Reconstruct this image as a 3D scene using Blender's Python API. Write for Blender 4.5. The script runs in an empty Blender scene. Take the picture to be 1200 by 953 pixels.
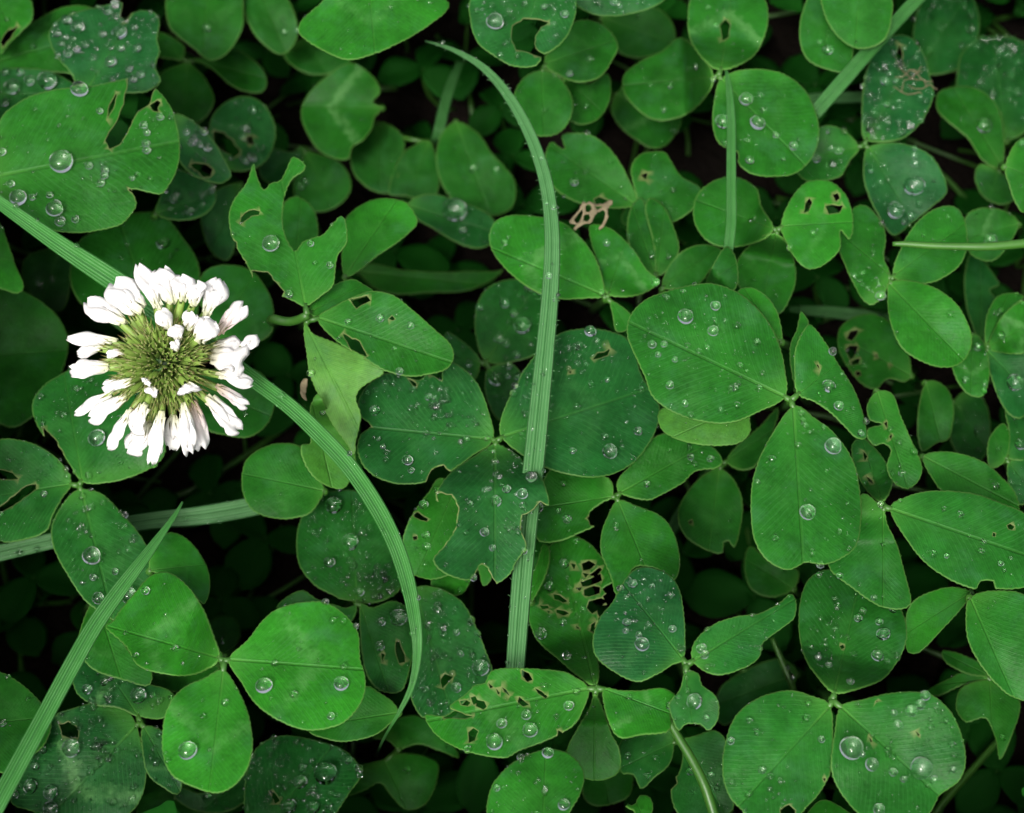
import bpy, math, random
import numpy as np
from mathutils import Vector, Matrix
from mathutils.geometry import delaunay_2d_cdt

scene = bpy.context.scene
col = scene.collection

# ------------------------------------------------------------------ camera
CAM_H = 0.405                      # camera distance to the soil along its axis, metres
TANH = 0.07 / 0.285                # half-width per metre of distance
TILT = math.radians(29.0)          # the photographer leans in from the lower side of the picture
TT, CT, ST = math.tan(TILT), math.cos(TILT), math.sin(TILT)
cam = bpy.data.cameras.new('camera')
cam.sensor_fit = 'HORIZONTAL'
cam.sensor_width = 36.0
cam.lens = 18.0 / TANH
cam.clip_start = 0.005
cam.clip_end = 50.0
cam.dof.use_dof = True
cam.dof.focus_distance = CAM_H - 0.122
cam.dof.aperture_fstop = 34.0
camo = bpy.data.objects.new('camera', cam)
camo.location = (0, -CAM_H * ST, CAM_H * CT)
camo.rotation_euler = (TILT, 0, 0)
col.objects.link(camo)
scene.camera = camo

# ------------------------------------------------------------------ light
SUN_EL, SUN_AZ = 56.0, 200.0       # degrees; azimuth clockwise from +Y (top of the picture)
world = bpy.data.worlds.new('World')
scene.world = world
world.use_nodes = True
wt = world.node_tree
bg = wt.nodes['Background']
sky = wt.nodes.new('ShaderNodeTexSky')
sky.sky_type = 'NISHITA'
sky.sun_disc = False
sky.sun_elevation = math.radians(SUN_EL)
sky.sun_rotation = math.radians(SUN_AZ)
sky.dust_density = 9.0
sky.air_density = 1.0
sky.ozone_density = 0.6
hs = wt.nodes.new('ShaderNodeHueSaturation')      # a veil of cloud greys the blue evenly
hs.inputs['Saturation'].default_value = 0.38
wt.links.new(sky.outputs[0], hs.inputs['Color'])
wt.links.new(hs.outputs[0], bg.inputs['Color'])
bg.inputs['Strength'].default_value = 0.15
sun = bpy.data.lights.new('sun', 'SUN')
sun.energy = 1.5
sun.angle = math.radians(10.5)
sun.color = (1.0, 0.97, 0.92)
suno = bpy.data.objects.new('sun', sun)
az, el = math.radians(SUN_AZ), math.radians(SUN_EL)
sdir = Vector((math.sin(az) * math.cos(el), math.cos(az) * math.cos(el), math.sin(el)))
suno.rotation_euler = sdir.to_track_quat('Z', 'Y').to_euler()
suno.location = sdir * 2
col.objects.link(suno)
vs = scene.view_settings
vs.view_transform = 'Standard'
vs.look = 'None'
vs.gamma = 1.0
vs.exposure = 0.38
vs.use_curve_mapping = False
scene.cycles.use_denoising = True
scene.cycles.max_bounces = 14
scene.cycles.transmission_bounces = 10
scene.cycles.transparent_max_bounces = 8

# ------------------------------------------------------------------ helpers
PXW, PXH = 1200.0, 953.0
def mpp(z):                        # metres per photograph pixel at height z along the camera axis
    return 2 * TANH * (CAM_H - z) / PXW
def W(px, py, z):                  # picture point at axial height z -> world
    m = mpp(z)
    y = -(py - PXH / 2) * m
    return Vector(((px - PXW / 2) * m, y * CT - z * ST, y * ST + z * CT))
def proj(p):                       # world -> picture point
    y = p[1] * CT + p[2] * ST; z = -p[1] * ST + p[2] * CT
    m = mpp(z)
    return p[0] / m + PXW / 2, PXH / 2 - y / m
def ray_foot(p):                   # where the picture ray through p meets the soil
    c = Vector((0, -CAM_H * ST, CAM_H * CT))
    d = p - c
    return c + d * (-c.z / d.z)
def tiltz(py):                     # axial height of level ground across the picture
    return TT * (py - PXH / 2) * MREF
MM = 0.001
MREF = mpp(0.10)

def pts(s):
    return np.array([[float(a) for a in p.split(',')] for p in s.split()])

def tag(o, label=None, cat=None, group=None, kind=None):
    if label: o['label'] = label
    if cat: o['category'] = cat
    if group: o['group'] = group
    if kind: o['kind'] = kind
    return o

def empty(name, loc):
    o = bpy.data.objects.new(name, None)
    o.empty_display_size = 0.004
    o.location = loc
    col.objects.link(o)
    return o

def mesh_obj(name, verts, faces, mat, parent=None, smooth=True, org=None):
    me = bpy.data.meshes.new(name)
    if org is not None:
        verts = [(v[0] - org[0], v[1] - org[1], v[2] - org[2]) for v in verts]
    me.from_pydata([tuple(v) for v in verts], [], faces)
    if smooth:
        me.polygons.foreach_set('use_smooth', [True] * len(me.polygons))
    me.materials.append(mat)
    me.update()
    o = bpy.data.objects.new(name, me)
    col.objects.link(o)
    if parent is not None:
        o.parent = parent
    elif org is not None:
        o.location = org
    return o

def catmull(P, closed=True, step=3.0):
    P = np.asarray(P, float)
    n = len(P)
    out = []
    rng = range(n) if closed else range(n - 1)
    for i in rng:
        if closed:
            p0, p1, p2, p3 = P[(i - 1) % n], P[i], P[(i + 1) % n], P[(i + 2) % n]
        else:
            p0, p1, p2, p3 = P[max(i - 1, 0)], P[i], P[i + 1], P[min(i + 2, n - 1)]
        d = np.linalg.norm(p2[:2] - p1[:2])
        k = max(1, int(round(d / step)))
        # limit tangents so that short spans next to long ones do not overshoot
        m1 = (p2 - p0) * 0.5; m2 = (p3 - p1) * 0.5
        for m in (m1, m2):
            l = np.linalg.norm(m[:2])
            if l > d * 1.1: m *= d * 1.1 / l
        for j in range(k):
            t = j / k
            h00 = 2*t**3 - 3*t**2 + 1; h10 = t**3 - 2*t**2 + t
            h01 = -2*t**3 + 3*t**2;    h11 = t**3 - t**2
            out.append(h00*p1 + h10*m1 + h01*p2 + h11*m2)
    if not closed: out.append(P[-1])
    return np.array(out)

def inside(poly, xy):
    x, y = xy[:, 0], xy[:, 1]
    res = np.zeros(len(xy), bool)
    n = len(poly)
    j = n - 1
    for i in range(n):
        xi, yi = poly[i]; xj, yj = poly[j]
        if yi != yj:
            c = ((yi > y) != (yj > y)) & (x < (xj - xi) * (y - yi) / (yj - yi) + xi)
            res ^= c
        j = i
    return res

def poly_dist(poly, xy):
    d = np.full(len(xy), 1e9)
    n = len(poly)
    for i in range(n):
        a = poly[i]; b = poly[(i + 1) % n]
        ab = b - a
        l2 = ab @ ab + 1e-9
        t = np.clip(((xy - a) @ ab) / l2, 0, 1)
        q = a + t[:, None] * ab
        d = np.minimum(d, np.hypot(xy[:, 0] - q[:, 0], xy[:, 1] - q[:, 1]))
    return d

def tube(path, radii, seg=8, cap=True):
    verts, faces = [], []
    n = len(path)
    up = Vector((0.13, 0.97, 0.21)).normalized()
    for i, p in enumerate(path):
        p = Vector(p)
        t = Vector(path[min(i + 1, n - 1)]) - Vector(path[max(i - 1, 0)])
        if t.length < 1e-9: t = Vector((0, 0, 1))
        t.normalize()
        a = t.cross(up)
        if a.length < 1e-3: a = t.cross(Vector((1, 0, 0)))
        a.normalize(); b = t.cross(a)
        for k in range(seg):
            th = 2 * math.pi * k / seg
            verts.append(p + (a * math.cos(th) + b * math.sin(th)) * radii[i])
    for i in range(n - 1):
        for k in range(seg):
            k2 = (k + 1) % seg
            faces.append((i*seg + k, i*seg + k2, (i+1)*seg + k2, (i+1)*seg + k))
    if cap:
        faces.append(tuple(range(seg))[::-1])
        faces.append(tuple((n-1)*seg + k for k in range(seg)))
    return verts, faces

def bez(p0, p1, p2, p3, n):
    out = []
    for i in range(n + 1):
        t = i / n; s = 1 - t
        out.append(p0*s**3 + p1*3*s*s*t + p2*3*s*t*t + p3*t**3)
    return out

# ------------------------------------------------------------------ materials
class NT:
    def __init__(self, name):
        self.m = bpy.data.materials.new(name)
        self.m.use_nodes = True
        self.t = self.m.node_tree
        self.b = self.t.nodes['Principled BSDF']
        self.out = self.t.nodes['Material Output']
    def n(self, typ, **kw):
        o = self.t.nodes.new(typ)
        for k, v in kw.items(): setattr(o, k, v)
        return o
    def l(self, a, b): self.t.links.new(a, b)
    def val(self, x, sock):
        if isinstance(x, (int, float)): sock.default_value = x
        else: self.l(x, sock)
    def math(self, op, a, b=0.0, c=None):
        o = self.n('ShaderNodeMath', operation=op)
        self.val(a, o.inputs[0]); self.val(b, o.inputs[1])
        if c is not None: self.val(c, o.inputs[2])
        return o.outputs[0]
    def sstep(self, x, a, b):
        o = self.n('ShaderNodeMapRange', interpolation_type='SMOOTHSTEP')
        self.val(x, o.inputs['Value'])
        o.inputs['From Min'].default_value = a; o.inputs['From Max'].default_value = b
        return o.outputs[0]
    def mix(self, f, a, b):
        o = self.n('ShaderNodeMix', data_type='RGBA')
        self.val(f, o.inputs[0])
        for s, v in ((o.inputs[6], a), (o.inputs[7], b)):
            if isinstance(v, tuple): s.default_value = (*v, 1)
            else: self.l(v, s)
        return o.outputs[2]
    def noise(self, vec, scale, detail=3.0, rough=0.5):
        o = self.n('ShaderNodeTexNoise')
        if vec is not None: self.l(vec, o.inputs['Vector'])
        o.inputs['Scale'].default_value = scale
        o.inputs['Detail'].default_value = detail
        o.inputs['Roughness'].default_value = rough
        return o.outputs['Fac']
    def attr(self, name):
        return self.n('ShaderNodeAttribute', attribute_name=name)
    def bump(self, h, strength, dist):
        o = self.n('ShaderNodeBump')
        o.inputs['Strength'].default_value = strength
        o.inputs['Distance'].default_value = dist
        self.l(h, o.inputs['Height'])
        return o.outputs[0]

def leaf_material():
    N = NT('clover_leaf')
    uvn = N.n('ShaderNodeUVMap', uv_map='leafuv')
    sep = N.n('ShaderNodeSeparateXYZ'); N.l(uvn.outputs[0], sep.inputs[0])
    u, v = sep.outputs[0], sep.outputs[1]
    av = N.math('ABSOLUTE', v)
    obj = N.n('ShaderNodeTexCoord').outputs['Object']
    ka = N.attr('kindcol')                # r young, g bluish wax, b chevron
    ks = N.n('ShaderNodeSeparateColor'); N.l(ka.outputs['Color'], ks.inputs[0])
    young, wax, chev = ks.outputs[0], ks.outputs[1], ks.outputs[2]
    ea = N.attr('edgecol')                # r rim, g chewed edge, b underside
    es = N.n('ShaderNodeSeparateColor'); N.l(ea.outputs['Color'], es.inputs[0])
    rim, cut, under = es.outputs[0], es.outputs[1], es.outputs[2]
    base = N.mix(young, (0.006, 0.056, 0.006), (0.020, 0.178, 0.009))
    base = N.mix(wax, base, (0.009, 0.078, 0.020))
    base = N.mix(under, base, (0.085, 0.23, 0.035))
    # mottling of the blade
    n1 = N.noise(obj, 420, 4, 0.6)
    n2 = N.noise(obj, 1900, 2, 0.5)
    mot = N.math('ADD', N.math('MULTIPLY', n1, 0.9), N.math('MULTIPLY', n2, 0.5))
    n0 = N.noise(obj, 110, 3, 0.55)
    mot = N.math('ADD', mot, N.math('MULTIPLY_ADD', n0, 1.1, -0.25))
    vm = N.n('ShaderNodeVectorMath', operation='SCALE')
    N.l(base, vm.inputs[0]); N.l(mot, vm.inputs['Scale'])
    base = vm.outputs[0]
    # hazy sheen painted into the colour as pale patches
    painted_sheen = N.sstep(N.noise(obj, 190, 4, 0.65), 0.48, 0.78)
    base = N.mix(N.math('MULTIPLY', painted_sheen, 0.38), base, (0.045, 0.17, 0.065))
    # veins: herringbone from the midrib
    wob = N.noise(obj, 160, 2)
    ph = N.math('SUBTRACT', u, N.math('MULTIPLY', N.math('POWER', av, 0.85), 0.82))
    ph = N.math('ADD', ph, N.math('MULTIPLY', wob, 0.07))
    cs = N.math('COSINE', N.math('MULTIPLY', ph, 2 * math.pi * 23))
    vein = N.math('POWER', N.math('MULTIPLY', N.math('ADD', cs, 1.0), 0.5), 6.0)
    cs2 = N.math('COSINE', N.math('MULTIPLY', ph, 2 * math.pi * 57))
    fine = N.math('MULTIPLY', N.math('ADD', cs2, 1.0), 0.5)
    mid = N.math('SUBTRACT', 1.0, N.sstep(av, 0.003, 0.013))
    veinc = N.math('MULTIPLY', vein, N.math('MULTIPLY', N.sstep(N.noise(obj, 230, 2), 0.35, 0.7), 0.32))
    fl = N.math('MULTIPLY_ADD', fine, 0.22, 0.89)
    vf = N.n('ShaderNodeVectorMath', operation='SCALE')
    N.l(base, vf.inputs[0]); N.l(fl, vf.inputs['Scale'])
    base = vf.outputs[0]
    base = N.mix(veinc, base, (0.04, 0.19, 0.04))
    bb = N.math('SUBTRACT', 1.0, N.sstep(u, 0.0, 0.28))
    midc = N.math('MULTIPLY', mid, N.math('MULTIPLY_ADD', bb, 0.5, 0.09))
    base = N.mix(midc, base, (0.09, 0.27, 0.04))
    base = N.mix(N.math('MULTIPLY', N.math('POWER', bb, 3.0), 0.4), base, (0.07, 0.26, 0.03))
    wide = N.math('MULTIPLY', N.math('SUBTRACT', 1.0, N.sstep(av, 0.0, 0.16)), N.math('SUBTRACT', 1.0, N.sstep(u, 0.1, 0.75)))
    base = N.mix(N.math('MULTIPLY', wide, 0.22), base, (0.05, 0.24, 0.03))
    # pale chevron
    jag = N.noise(obj, 900, 4, 0.7)
    s = N.math('SUBTRACT', u, N.math('SUBTRACT', 0.66, N.math('MULTIPLY', av, 0.75)))
    s = N.math('ADD', s, N.math('MULTIPLY', N.math('SUBTRACT', jag, 0.5), 0.22))
    band = N.math('MULTIPLY', N.sstep(s, -0.16, -0.02), N.math('SUBTRACT', 1.0, N.sstep(s, -0.01, 0.07)))
    band = N.math('MULTIPLY', band, N.math('MULTIPLY_ADD', N.sstep(n1, 0.35, 0.62), 0.55, 0.12))
    base = N.mix(N.math('MULTIPLY', band, chev), base, (0.11, 0.29, 0.085))
    base = N.mix(N.math('MULTIPLY', rim, 0.7), base, (0.11, 0.25, 0.05))
    base = N.mix(N.math('MULTIPLY', cut, 0.62), base, (0.24, 0.27, 0.10))
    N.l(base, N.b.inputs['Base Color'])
    r = N.math('MULTIPLY_ADD', n1, 0.22, 0.36)
    r = N.math('SUBTRACT', r, N.math('MULTIPLY', wax, 0.06))
    N.l(r, N.b.inputs['Roughness'])
    N.b.inputs['Specular IOR Level'].default_value = 0.16
    h = N.math('ADD', N.math('MULTIPLY', vein, N.math('MULTIPLY', N.noise(obj, 300, 2), 0.22)), N.math('MULTIPLY', fine, 0.02))
    h = N.math('SUBTRACT', h, N.math('MULTIPLY', mid, 0.9))
    h = N.math('ADD', h, N.math('MULTIPLY', n1, 1.4))
    h = N.math('ADD', h, N.math('MULTIPLY', n2, 0.45))
    N.l(N.bump(h, 0.6, 0.00022), N.b.inputs['Normal'])
    tr = N.n('ShaderNodeBsdfTranslucent')
    tcol = N.mix(0.5, base, (0.02, 0.22, 0.006))
    N.l(tcol, tr.inputs['Color'])
    mx = N.n('ShaderNodeMixShader'); mx.inputs[0].default_value = 0.22
    N.l(N.b.outputs[0], mx.inputs[1]); N.l(tr.outputs[0], mx.inputs[2])
    N.l(mx.outputs[0], N.out.inputs['Surface'])
    return N.m

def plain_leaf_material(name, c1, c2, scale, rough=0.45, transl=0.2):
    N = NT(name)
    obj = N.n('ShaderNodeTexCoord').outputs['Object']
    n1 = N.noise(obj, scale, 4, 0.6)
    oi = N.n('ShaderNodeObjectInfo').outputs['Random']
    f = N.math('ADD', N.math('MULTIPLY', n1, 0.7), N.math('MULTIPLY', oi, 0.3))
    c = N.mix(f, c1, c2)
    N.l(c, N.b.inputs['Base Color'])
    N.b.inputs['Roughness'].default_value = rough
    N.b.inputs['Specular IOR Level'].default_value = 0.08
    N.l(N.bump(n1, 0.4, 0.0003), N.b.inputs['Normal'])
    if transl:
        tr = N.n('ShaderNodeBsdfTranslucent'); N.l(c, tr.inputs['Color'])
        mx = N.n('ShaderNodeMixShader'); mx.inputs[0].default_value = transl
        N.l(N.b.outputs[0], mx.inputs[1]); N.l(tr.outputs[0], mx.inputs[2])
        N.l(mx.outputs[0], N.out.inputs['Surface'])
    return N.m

def grass_material():
    N = NT('grass_blade')
    uvn = N.n('ShaderNodeUVMap', uv_map='leafuv')
    sep = N.n('ShaderNodeSeparateXYZ'); N.l(uvn.outputs[0], sep.inputs[0])
    u, v = sep.outputs[0], sep.outputs[1]
    ka = N.attr('kindcol')
    ks = N.n('ShaderNodeSeparateColor'); N.l(ka.outputs['Color'], ks.inputs[0])
    obj = N.n('ShaderNodeTexCoord').outputs['Object']
    nz = N.noise(obj, 500, 3)
    st = N.math('COSINE', N.math('MULTIPLY', v, 2 * math.pi * 7.0))
    st = N.math('MULTIPLY', N.math('ADD', st, 1.0), 0.5)
    crease_shade = N.math('SUBTRACT', 1.0, N.sstep(N.math('ABSOLUTE', N.math('SUBTRACT', v, 0.06)), 0.015, 0.07))  # shade of the fold groove, painted as a dark line
    base = N.mix(ks.outputs[0], (0.012, 0.090, 0.011), (0.028, 0.175, 0.020))
    base = N.mix(ks.outputs[1], base, (0.07, 0.21, 0.07))
    base = N.mix(N.math('MULTIPLY', N.math('POWER', st, 2.0), N.math('MULTIPLY', nz, 1.0)), base, (0.13, 0.30, 0.12))
    base = N.mix(N.math('MULTIPLY', crease_shade, 0.7), base, (0.018, 0.10, 0.018))
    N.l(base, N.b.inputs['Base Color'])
    N.b.inputs['Roughness'].default_value = 0.42
    N.b.inputs['Specular IOR Level'].default_value = 0.25
    h = N.math('ADD', N.math('MULTIPLY', st, 0.8), N.math('MULTIPLY', nz, 0.4))
    N.l(N.bump(h, 0.6, 0.00018), N.b.inputs['Normal'])
    tr = N.n('ShaderNodeBsdfTranslucent'); N.l(base, tr.inputs['Color'])
    mx = N.n('ShaderNodeMixShader'); mx.inputs[0].default_value = 0.15
    N.l(N.b.outputs[0], mx.inputs[1]); N.l(tr.outputs[0], mx.inputs[2])
    N.l(mx.outputs[0], N.out.inputs['Surface'])
    return N.m

def stalk_material():
    N = NT('leaf_stalk')
    obj = N.n('ShaderNodeTexCoord').outputs['Object']
    n1 = N.noise(obj, 300, 3)
    c = N.mix(n1, (0.02, 0.09, 0.010), (0.055, 0.17, 0.02))
    N.l(c, N.b.inputs['Base Color'])
    N.b.inputs['Roughness'].default_value = 0.4
    return N.m

def soil_material():
    N = NT('damp_soil')
    obj = N.n('ShaderNodeTexCoord').outputs['Object']
    n1 = N.noise(obj, 60, 6, 0.65)
    n2 = N.noise(obj, 500, 4, 0.6)
    c = N.mix(n1, (0.004, 0.0035, 0.003), (0.014, 0.010, 0.007))
    N.l(c, N.b.inputs['Base Color'])
    N.b.inputs['Roughness'].default_value = 0.95
    N.b.inputs['Specular IOR Level'].default_value = 0.1
    h = N.math('ADD', n1, N.math('MULTIPLY', n2, 0.4))
    N.l(N.bump(h, 1.0, 0.003), N.b.inputs['Normal'])
    return N.m

def water_material():
    N = NT('water')
    N.b.inputs['Base Color'].default_value = (0.97, 0.99, 0.98, 1)
    N.b.inputs['Transmission Weight'].default_value = 1.0
    N.b.inputs['IOR'].default_value = 1.333
    N.b.inputs['Roughness'].default_value = 0.0
    return N.m

def petal_material():
    N = NT('petal')
    a = N.attr('kindcol')
    ks = N.n('ShaderNodeSeparateColor'); N.l(a.outputs['Color'], ks.inputs[0])
    obj = N.n('ShaderNodeTexCoord').outputs['Object']
    n1 = N.noise(obj, 700, 3)
    c = N.mix(n1, (0.80, 0.79, 0.76), (0.86, 0.85, 0.84))
    c = N.mix(ks.outputs[0], c, (0.62, 0.66, 0.34))     # greenish claw
    c = N.mix(ks.outputs[1], c, (0.55, 0.27, 0.22))     # pink, withering
    N.l(c, N.b.inputs['Base Color'])
    N.b.inputs['Roughness'].default_value = 0.5
    N.l(N.bump(n1, 0.35, 0.0003), N.b.inputs['Normal'])
    tr = N.n('ShaderNodeBsdfTranslucent'); N.l(c, tr.inputs['Color'])
    mx = N.n('ShaderNodeMixShader'); mx.inputs[0].default_value = 0.25
    N.l(N.b.outputs[0], mx.inputs[1]); N.l(tr.outputs[0], mx.inputs[2])
    N.l(mx.outputs[0], N.out.inputs['Surface'])
    return N.m

def calyx_material():
    N = NT('calyx')
    a = N.attr('kindcol')
    ks = N.n('ShaderNodeSeparateColor'); N.l(a.outputs['Color'], ks.inputs[0])
    obj = N.n('ShaderNodeTexCoord').outputs['Object']
    n1 = N.noise(obj, 900, 2)
    c = N.mix(n1, (0.13, 0.26, 0.035), (0.30, 0.42, 0.09))
    c = N.mix(ks.outputs[1], c, (0.07, 0.12, 0.02))
    c = N.mix(ks.outputs[0], c, (0.13, 0.045, 0.028))   # brownish teeth
    N.l(c, N.b.inputs['Base Color'])
    N.b.inputs['Roughness'].default_value = 0.5
    return N.m

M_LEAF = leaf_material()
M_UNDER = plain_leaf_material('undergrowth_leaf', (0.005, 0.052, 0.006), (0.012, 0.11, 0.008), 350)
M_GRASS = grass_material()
M_STALK = stalk_material()
M_SOIL = soil_material()
M_WATER = water_material()
M_PETAL = petal_material()
M_CALYX = calyx_material()
M_DRY = plain_leaf_material('dry_leaf', (0.04, 0.028, 0.012), (0.36, 0.31, 0.19), 1600, 0.7, 0.1)

# ------------------------------------------------------------------ ground
g = 6.0
n = 60
gv, gf = [], []
rg = random.Random(3)
for j in range(n + 1):
    for i in range(n + 1):
        # fine near the middle, coarse far out
        a = (i / n * 2 - 1); b = (j / n * 2 - 1)
        x = math.copysign(abs(a) ** 3, a) * g; y = math.copysign(abs(b) ** 3, b) * g
        gv.append((x, y, rg.uniform(-0.0015, 0.0015)))
for j in range(n):
    for i in range(n):
        k = j * (n + 1) + i
        gf.append((k, k + 1, k + n + 2, k + n + 1))
ground = mesh_obj('ground', gv, gf, M_SOIL)
tag(ground, 'dark damp soil under the clover', kind='structure')


# ------------------------------------------------------------------ stacking map (heights seen along each picture ray)
CELL = 3.0
MX = 120
GW, GH = int((PXW + 2 * MX) / CELL), int((PXH + 2 * MX) / CELL)
TOP = np.zeros((GH, GW))
gx = (np.arange(GW) + 0.5) * CELL - MX
gy = (np.arange(GH) + 0.5) * CELL - MX
GAP = 1.8 * MM
def level_z(lv): return max(21.0, 20.0 + 11.5 * (lv - max(0.0, 5.0 - lv) * 0.85)) * MM

def cells(poly, cuts=()):
    x0, y0 = poly.min(0); x1, y1 = poly.max(0)
    i0 = max(0, int((x0 + MX) / CELL) - 1); i1 = min(GW, int((x1 + MX) / CELL) + 2)
    j0 = max(0, int((y0 + MX) / CELL) - 1); j1 = min(GH, int((y1 + MX) / CELL) + 2)
    if i1 <= i0 or j1 <= j0: return np.zeros((0, 2)), np.zeros(0, int), np.zeros(0, int)
    X, Y = np.meshgrid(gx[i0:i1], gy[j0:j1])
    I, J = np.meshgrid(np.arange(i0, i1), np.arange(j0, j1))
    xy = np.stack([X.ravel(), Y.ravel()], 1)
    k = inside(poly, xy) | (poly_dist(poly, xy) < CELL)
    return xy[k], J.ravel()[k], I.ravel()[k]

def softabs(v, e=0.03): return np.sqrt(v * v + e * e) - e

class Leaflet:
    def __init__(s, leaf, idx, spec):
        r = random.Random(leaf.seed * 97 + idx * 13 + 5)
        s.leaf, s.idx = leaf, idx
        raw = pts(spec['p'])
        s.base = np.array(spec['b']) if 'b' in spec else raw[0]
        out = catmull(raw, True, 3.2)
        # fine teeth round the margin
        nrm = np.roll(out, -1, 0) - np.roll(out, 1, 0)
        ln = np.linalg.norm(nrm, axis=1)[:, None] + 1e-9
        nrm = np.stack([nrm[:, 1], -nrm[:, 0]], 1) / ln
        area = 0.5 * np.sum(out[:, 0] * np.roll(out[:, 1], -1) - np.roll(out[:, 0], -1) * out[:, 1])
        if area < 0: nrm = -nrm
        amp = np.array([(0.35 if i % 2 else -0.25) + r.uniform(-0.3, 0.3) for i in range(len(out))])
        out = out + nrm * amp[:, None]
        s.poly = out
        s.area = abs(area)
        s.cuts = [s.jag(pts(c), r) for c in spec.get('h', [])]
        if 't' in spec: tip = np.array(spec['t'], float)
        else: tip = s.base + (out.mean(0) - s.base) * 2
        ax = tip - s.base
        ax = ax / (np.linalg.norm(ax) + 1e-9)
        s.ax = ax; s.pe = np.array([-ax[1], ax[0]])
        s.L = max(20.0, float(((out - s.base) @ ax).max()))
        s.sl = spec.get('sl', r.uniform(-0.02, 0.16))
        s.dr = spec.get('dr', r.uniform(0.06, 0.30))
        s.fd = spec.get('fd', r.uniform(0.14, 0.44))
        s.cu = spec.get('cu', r.uniform(0.15, 0.65))
        s.rl = spec.get('rl', r.uniform(-0.22, 0.22))
        s.wv = spec.get('wv', 0.035)
        s.f1, s.f2 = r.uniform(0, 6), r.uniform(0, 6)
        s.under = spec.get('un', 0.0)
        s.lv = spec.get('lv')
        s.lift = 0.0
        s.young = spec.get('y', leaf.young) + r.uniform(-0.06, 0.06)
        s.wax = spec.get('x', leaf.wax)
        s.chev = spec.get('c', leaf.chev)
        s.dens = spec.get('d', leaf.dens)
    def jag(s, P, r):
        out = []
        for i in range(len(P)):
            a, b = P[i], P[(i + 1) % len(P)]
            d = np.linalg.norm(b - a)
            k = max(1, int(d / 5))
            for j in range(k):
                q = a + (b - a) * j / k
                out.append(q + (np.array([r.uniform(-.8, .8), r.uniform(-.8, .8)]) if d > 5 else 0))
        return np.array(out)
    def uv(s, xy):
        d = xy - s.base
        return (d @ s.ax) / s.L, (d @ s.pe) / s.L
    def zrel(s, xy):
        u, v = s.uv(xy)
        uc = np.clip(u, 0, 1.2)
        z = s.sl * uc - s.dr * uc * uc + s.fd * softabs(v) - s.cu * v * v + s.rl * v * np.clip(uc * 2, 0, 1)
        z = z + s.wv * np.sin(u * 7 + s.f1 + v * 3) * np.abs(v) * 2 + 0.008 * np.sin(u * 9 + s.f2) * np.cos(v * 13 + s.f1)
        z = z * s.L * MREF + TT * (xy[:, 1] - s.leaf.node[1]) * MREF
        if s.lift:
            t = np.clip(uc / 0.35, 0, 1)
            z = z + s.lift * t * t * (3 - 2 * t)
        return z
    def z(s, xy): return s.leaf.z0 + s.zrel(xy)
    def keep(s, xy):
        k = inside(s.poly, xy)
        for c in s.cuts: k &= ~inside(c, xy)
        return k
    def build(s, root):
        r = np.random.RandomState(s.leaf.seed + s.idx)
        bx0, by0 = s.poly.min(0); bx1, by1 = s.poly.max(0)
        st = 7.0 if s.leaf.level > 3.4 else 9.0
        X, Y = np.meshgrid(np.arange(bx0, bx1, st), np.arange(by0, by1, st))
        xy = np.stack([X.ravel(), Y.ravel()], 1) + r.uniform(-1.6, 1.6, (X.size, 2))
        dd = poly_dist(s.poly, xy)
        for c in s.cuts: dd = np.minimum(dd, poly_dist(c, xy))
        xy = xy[s.keep(xy) & (dd > 4.0)]
        # midrib points
        mu = np.arange(0.03, 1.0, 5.0 / s.L)
        mid = s.base + mu[:, None] * s.L * s.ax
        mid = mid[s.keep(mid) & (poly_dist(s.poly, mid) > 3)]
        ring = []
        for P in [s.poly] + s.cuts:
            t = np.roll(P, -1, 0) - np.roll(P, 1, 0)
            nn = np.stack([t[:, 1], -t[:, 0]], 1) / (np.linalg.norm(t, axis=1)[:, None] + 1e-9)
            for sg in (1, -1):
                q = P + nn * (1.9 if P is s.poly else 1.25) * sg
                ring.append(q)
        ring = np.concatenate(ring)
        dd = poly_dist(s.poly, ring)
        for c in s.cuts: dd = np.minimum(dd, poly_dist(c, ring))
        ring = ring[s.keep(ring) & (dd > 1.1)]
        V = [Vector(p) for p in s.poly]; E = []
        n0 = len(V); E += [(i, (i + 1) % n0) for i in range(n0)]
        for c in s.cuts:
            k = len(V); V += [Vector(p) for p in c]
            E += [(k + i, k + (i + 1) % len(c)) for i in range(len(c))]
        V += [Vector(p) for p in np.concatenate([ring, xy, mid])]
        vo, eo, fo, _, _, _ = delaunay_2d_cdt(V, E, [], 0, 0.05)
        P = np.array([(p.x, p.y) for p in vo])
        F = np.array([f for f in fo if len(f) == 3])
        cen = P[F].mean(1)
        F = F[s.keep(cen)]
        used = np.unique(F)
        remap = -np.ones(len(P), int); remap[used] = np.arange(len(used))
        P = P[used]; F = remap[F]
        # picture y points down, so turn the winding to face up
        a, b, c = P[F[:, 0]], P[F[:, 1]], P[F[:, 2]]
        cr = (b[:, 0]-a[:, 0])*(c[:, 1]-a[:, 1]) - (b[:, 1]-a[:, 1])*(c[:, 0]-a[:, 0])
        F[cr > 0] = F[cr > 0][:, ::-1]
        z = s.z(P)
        m = 2 * TANH * (CAM_H - z) / PXW
        vx = (P[:, 0] - PXW/2) * m; vy = -(P[:, 1] - PXH/2) * m
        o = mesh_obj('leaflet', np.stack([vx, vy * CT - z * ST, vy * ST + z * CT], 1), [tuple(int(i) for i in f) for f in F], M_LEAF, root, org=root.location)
        me = o.data
        u, v = s.uv(P)
        uvl = me.uv_layers.new(name='leafuv')
        li = np.empty(len(me.loops), int); me.loops.foreach_get('vertex_index', li)
        uvl.data.foreach_set('uv', np.stack([u[li], v[li]], 1).ravel())
        ka = me.color_attributes.new('kindcol', 'FLOAT_COLOR', 'POINT')
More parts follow.
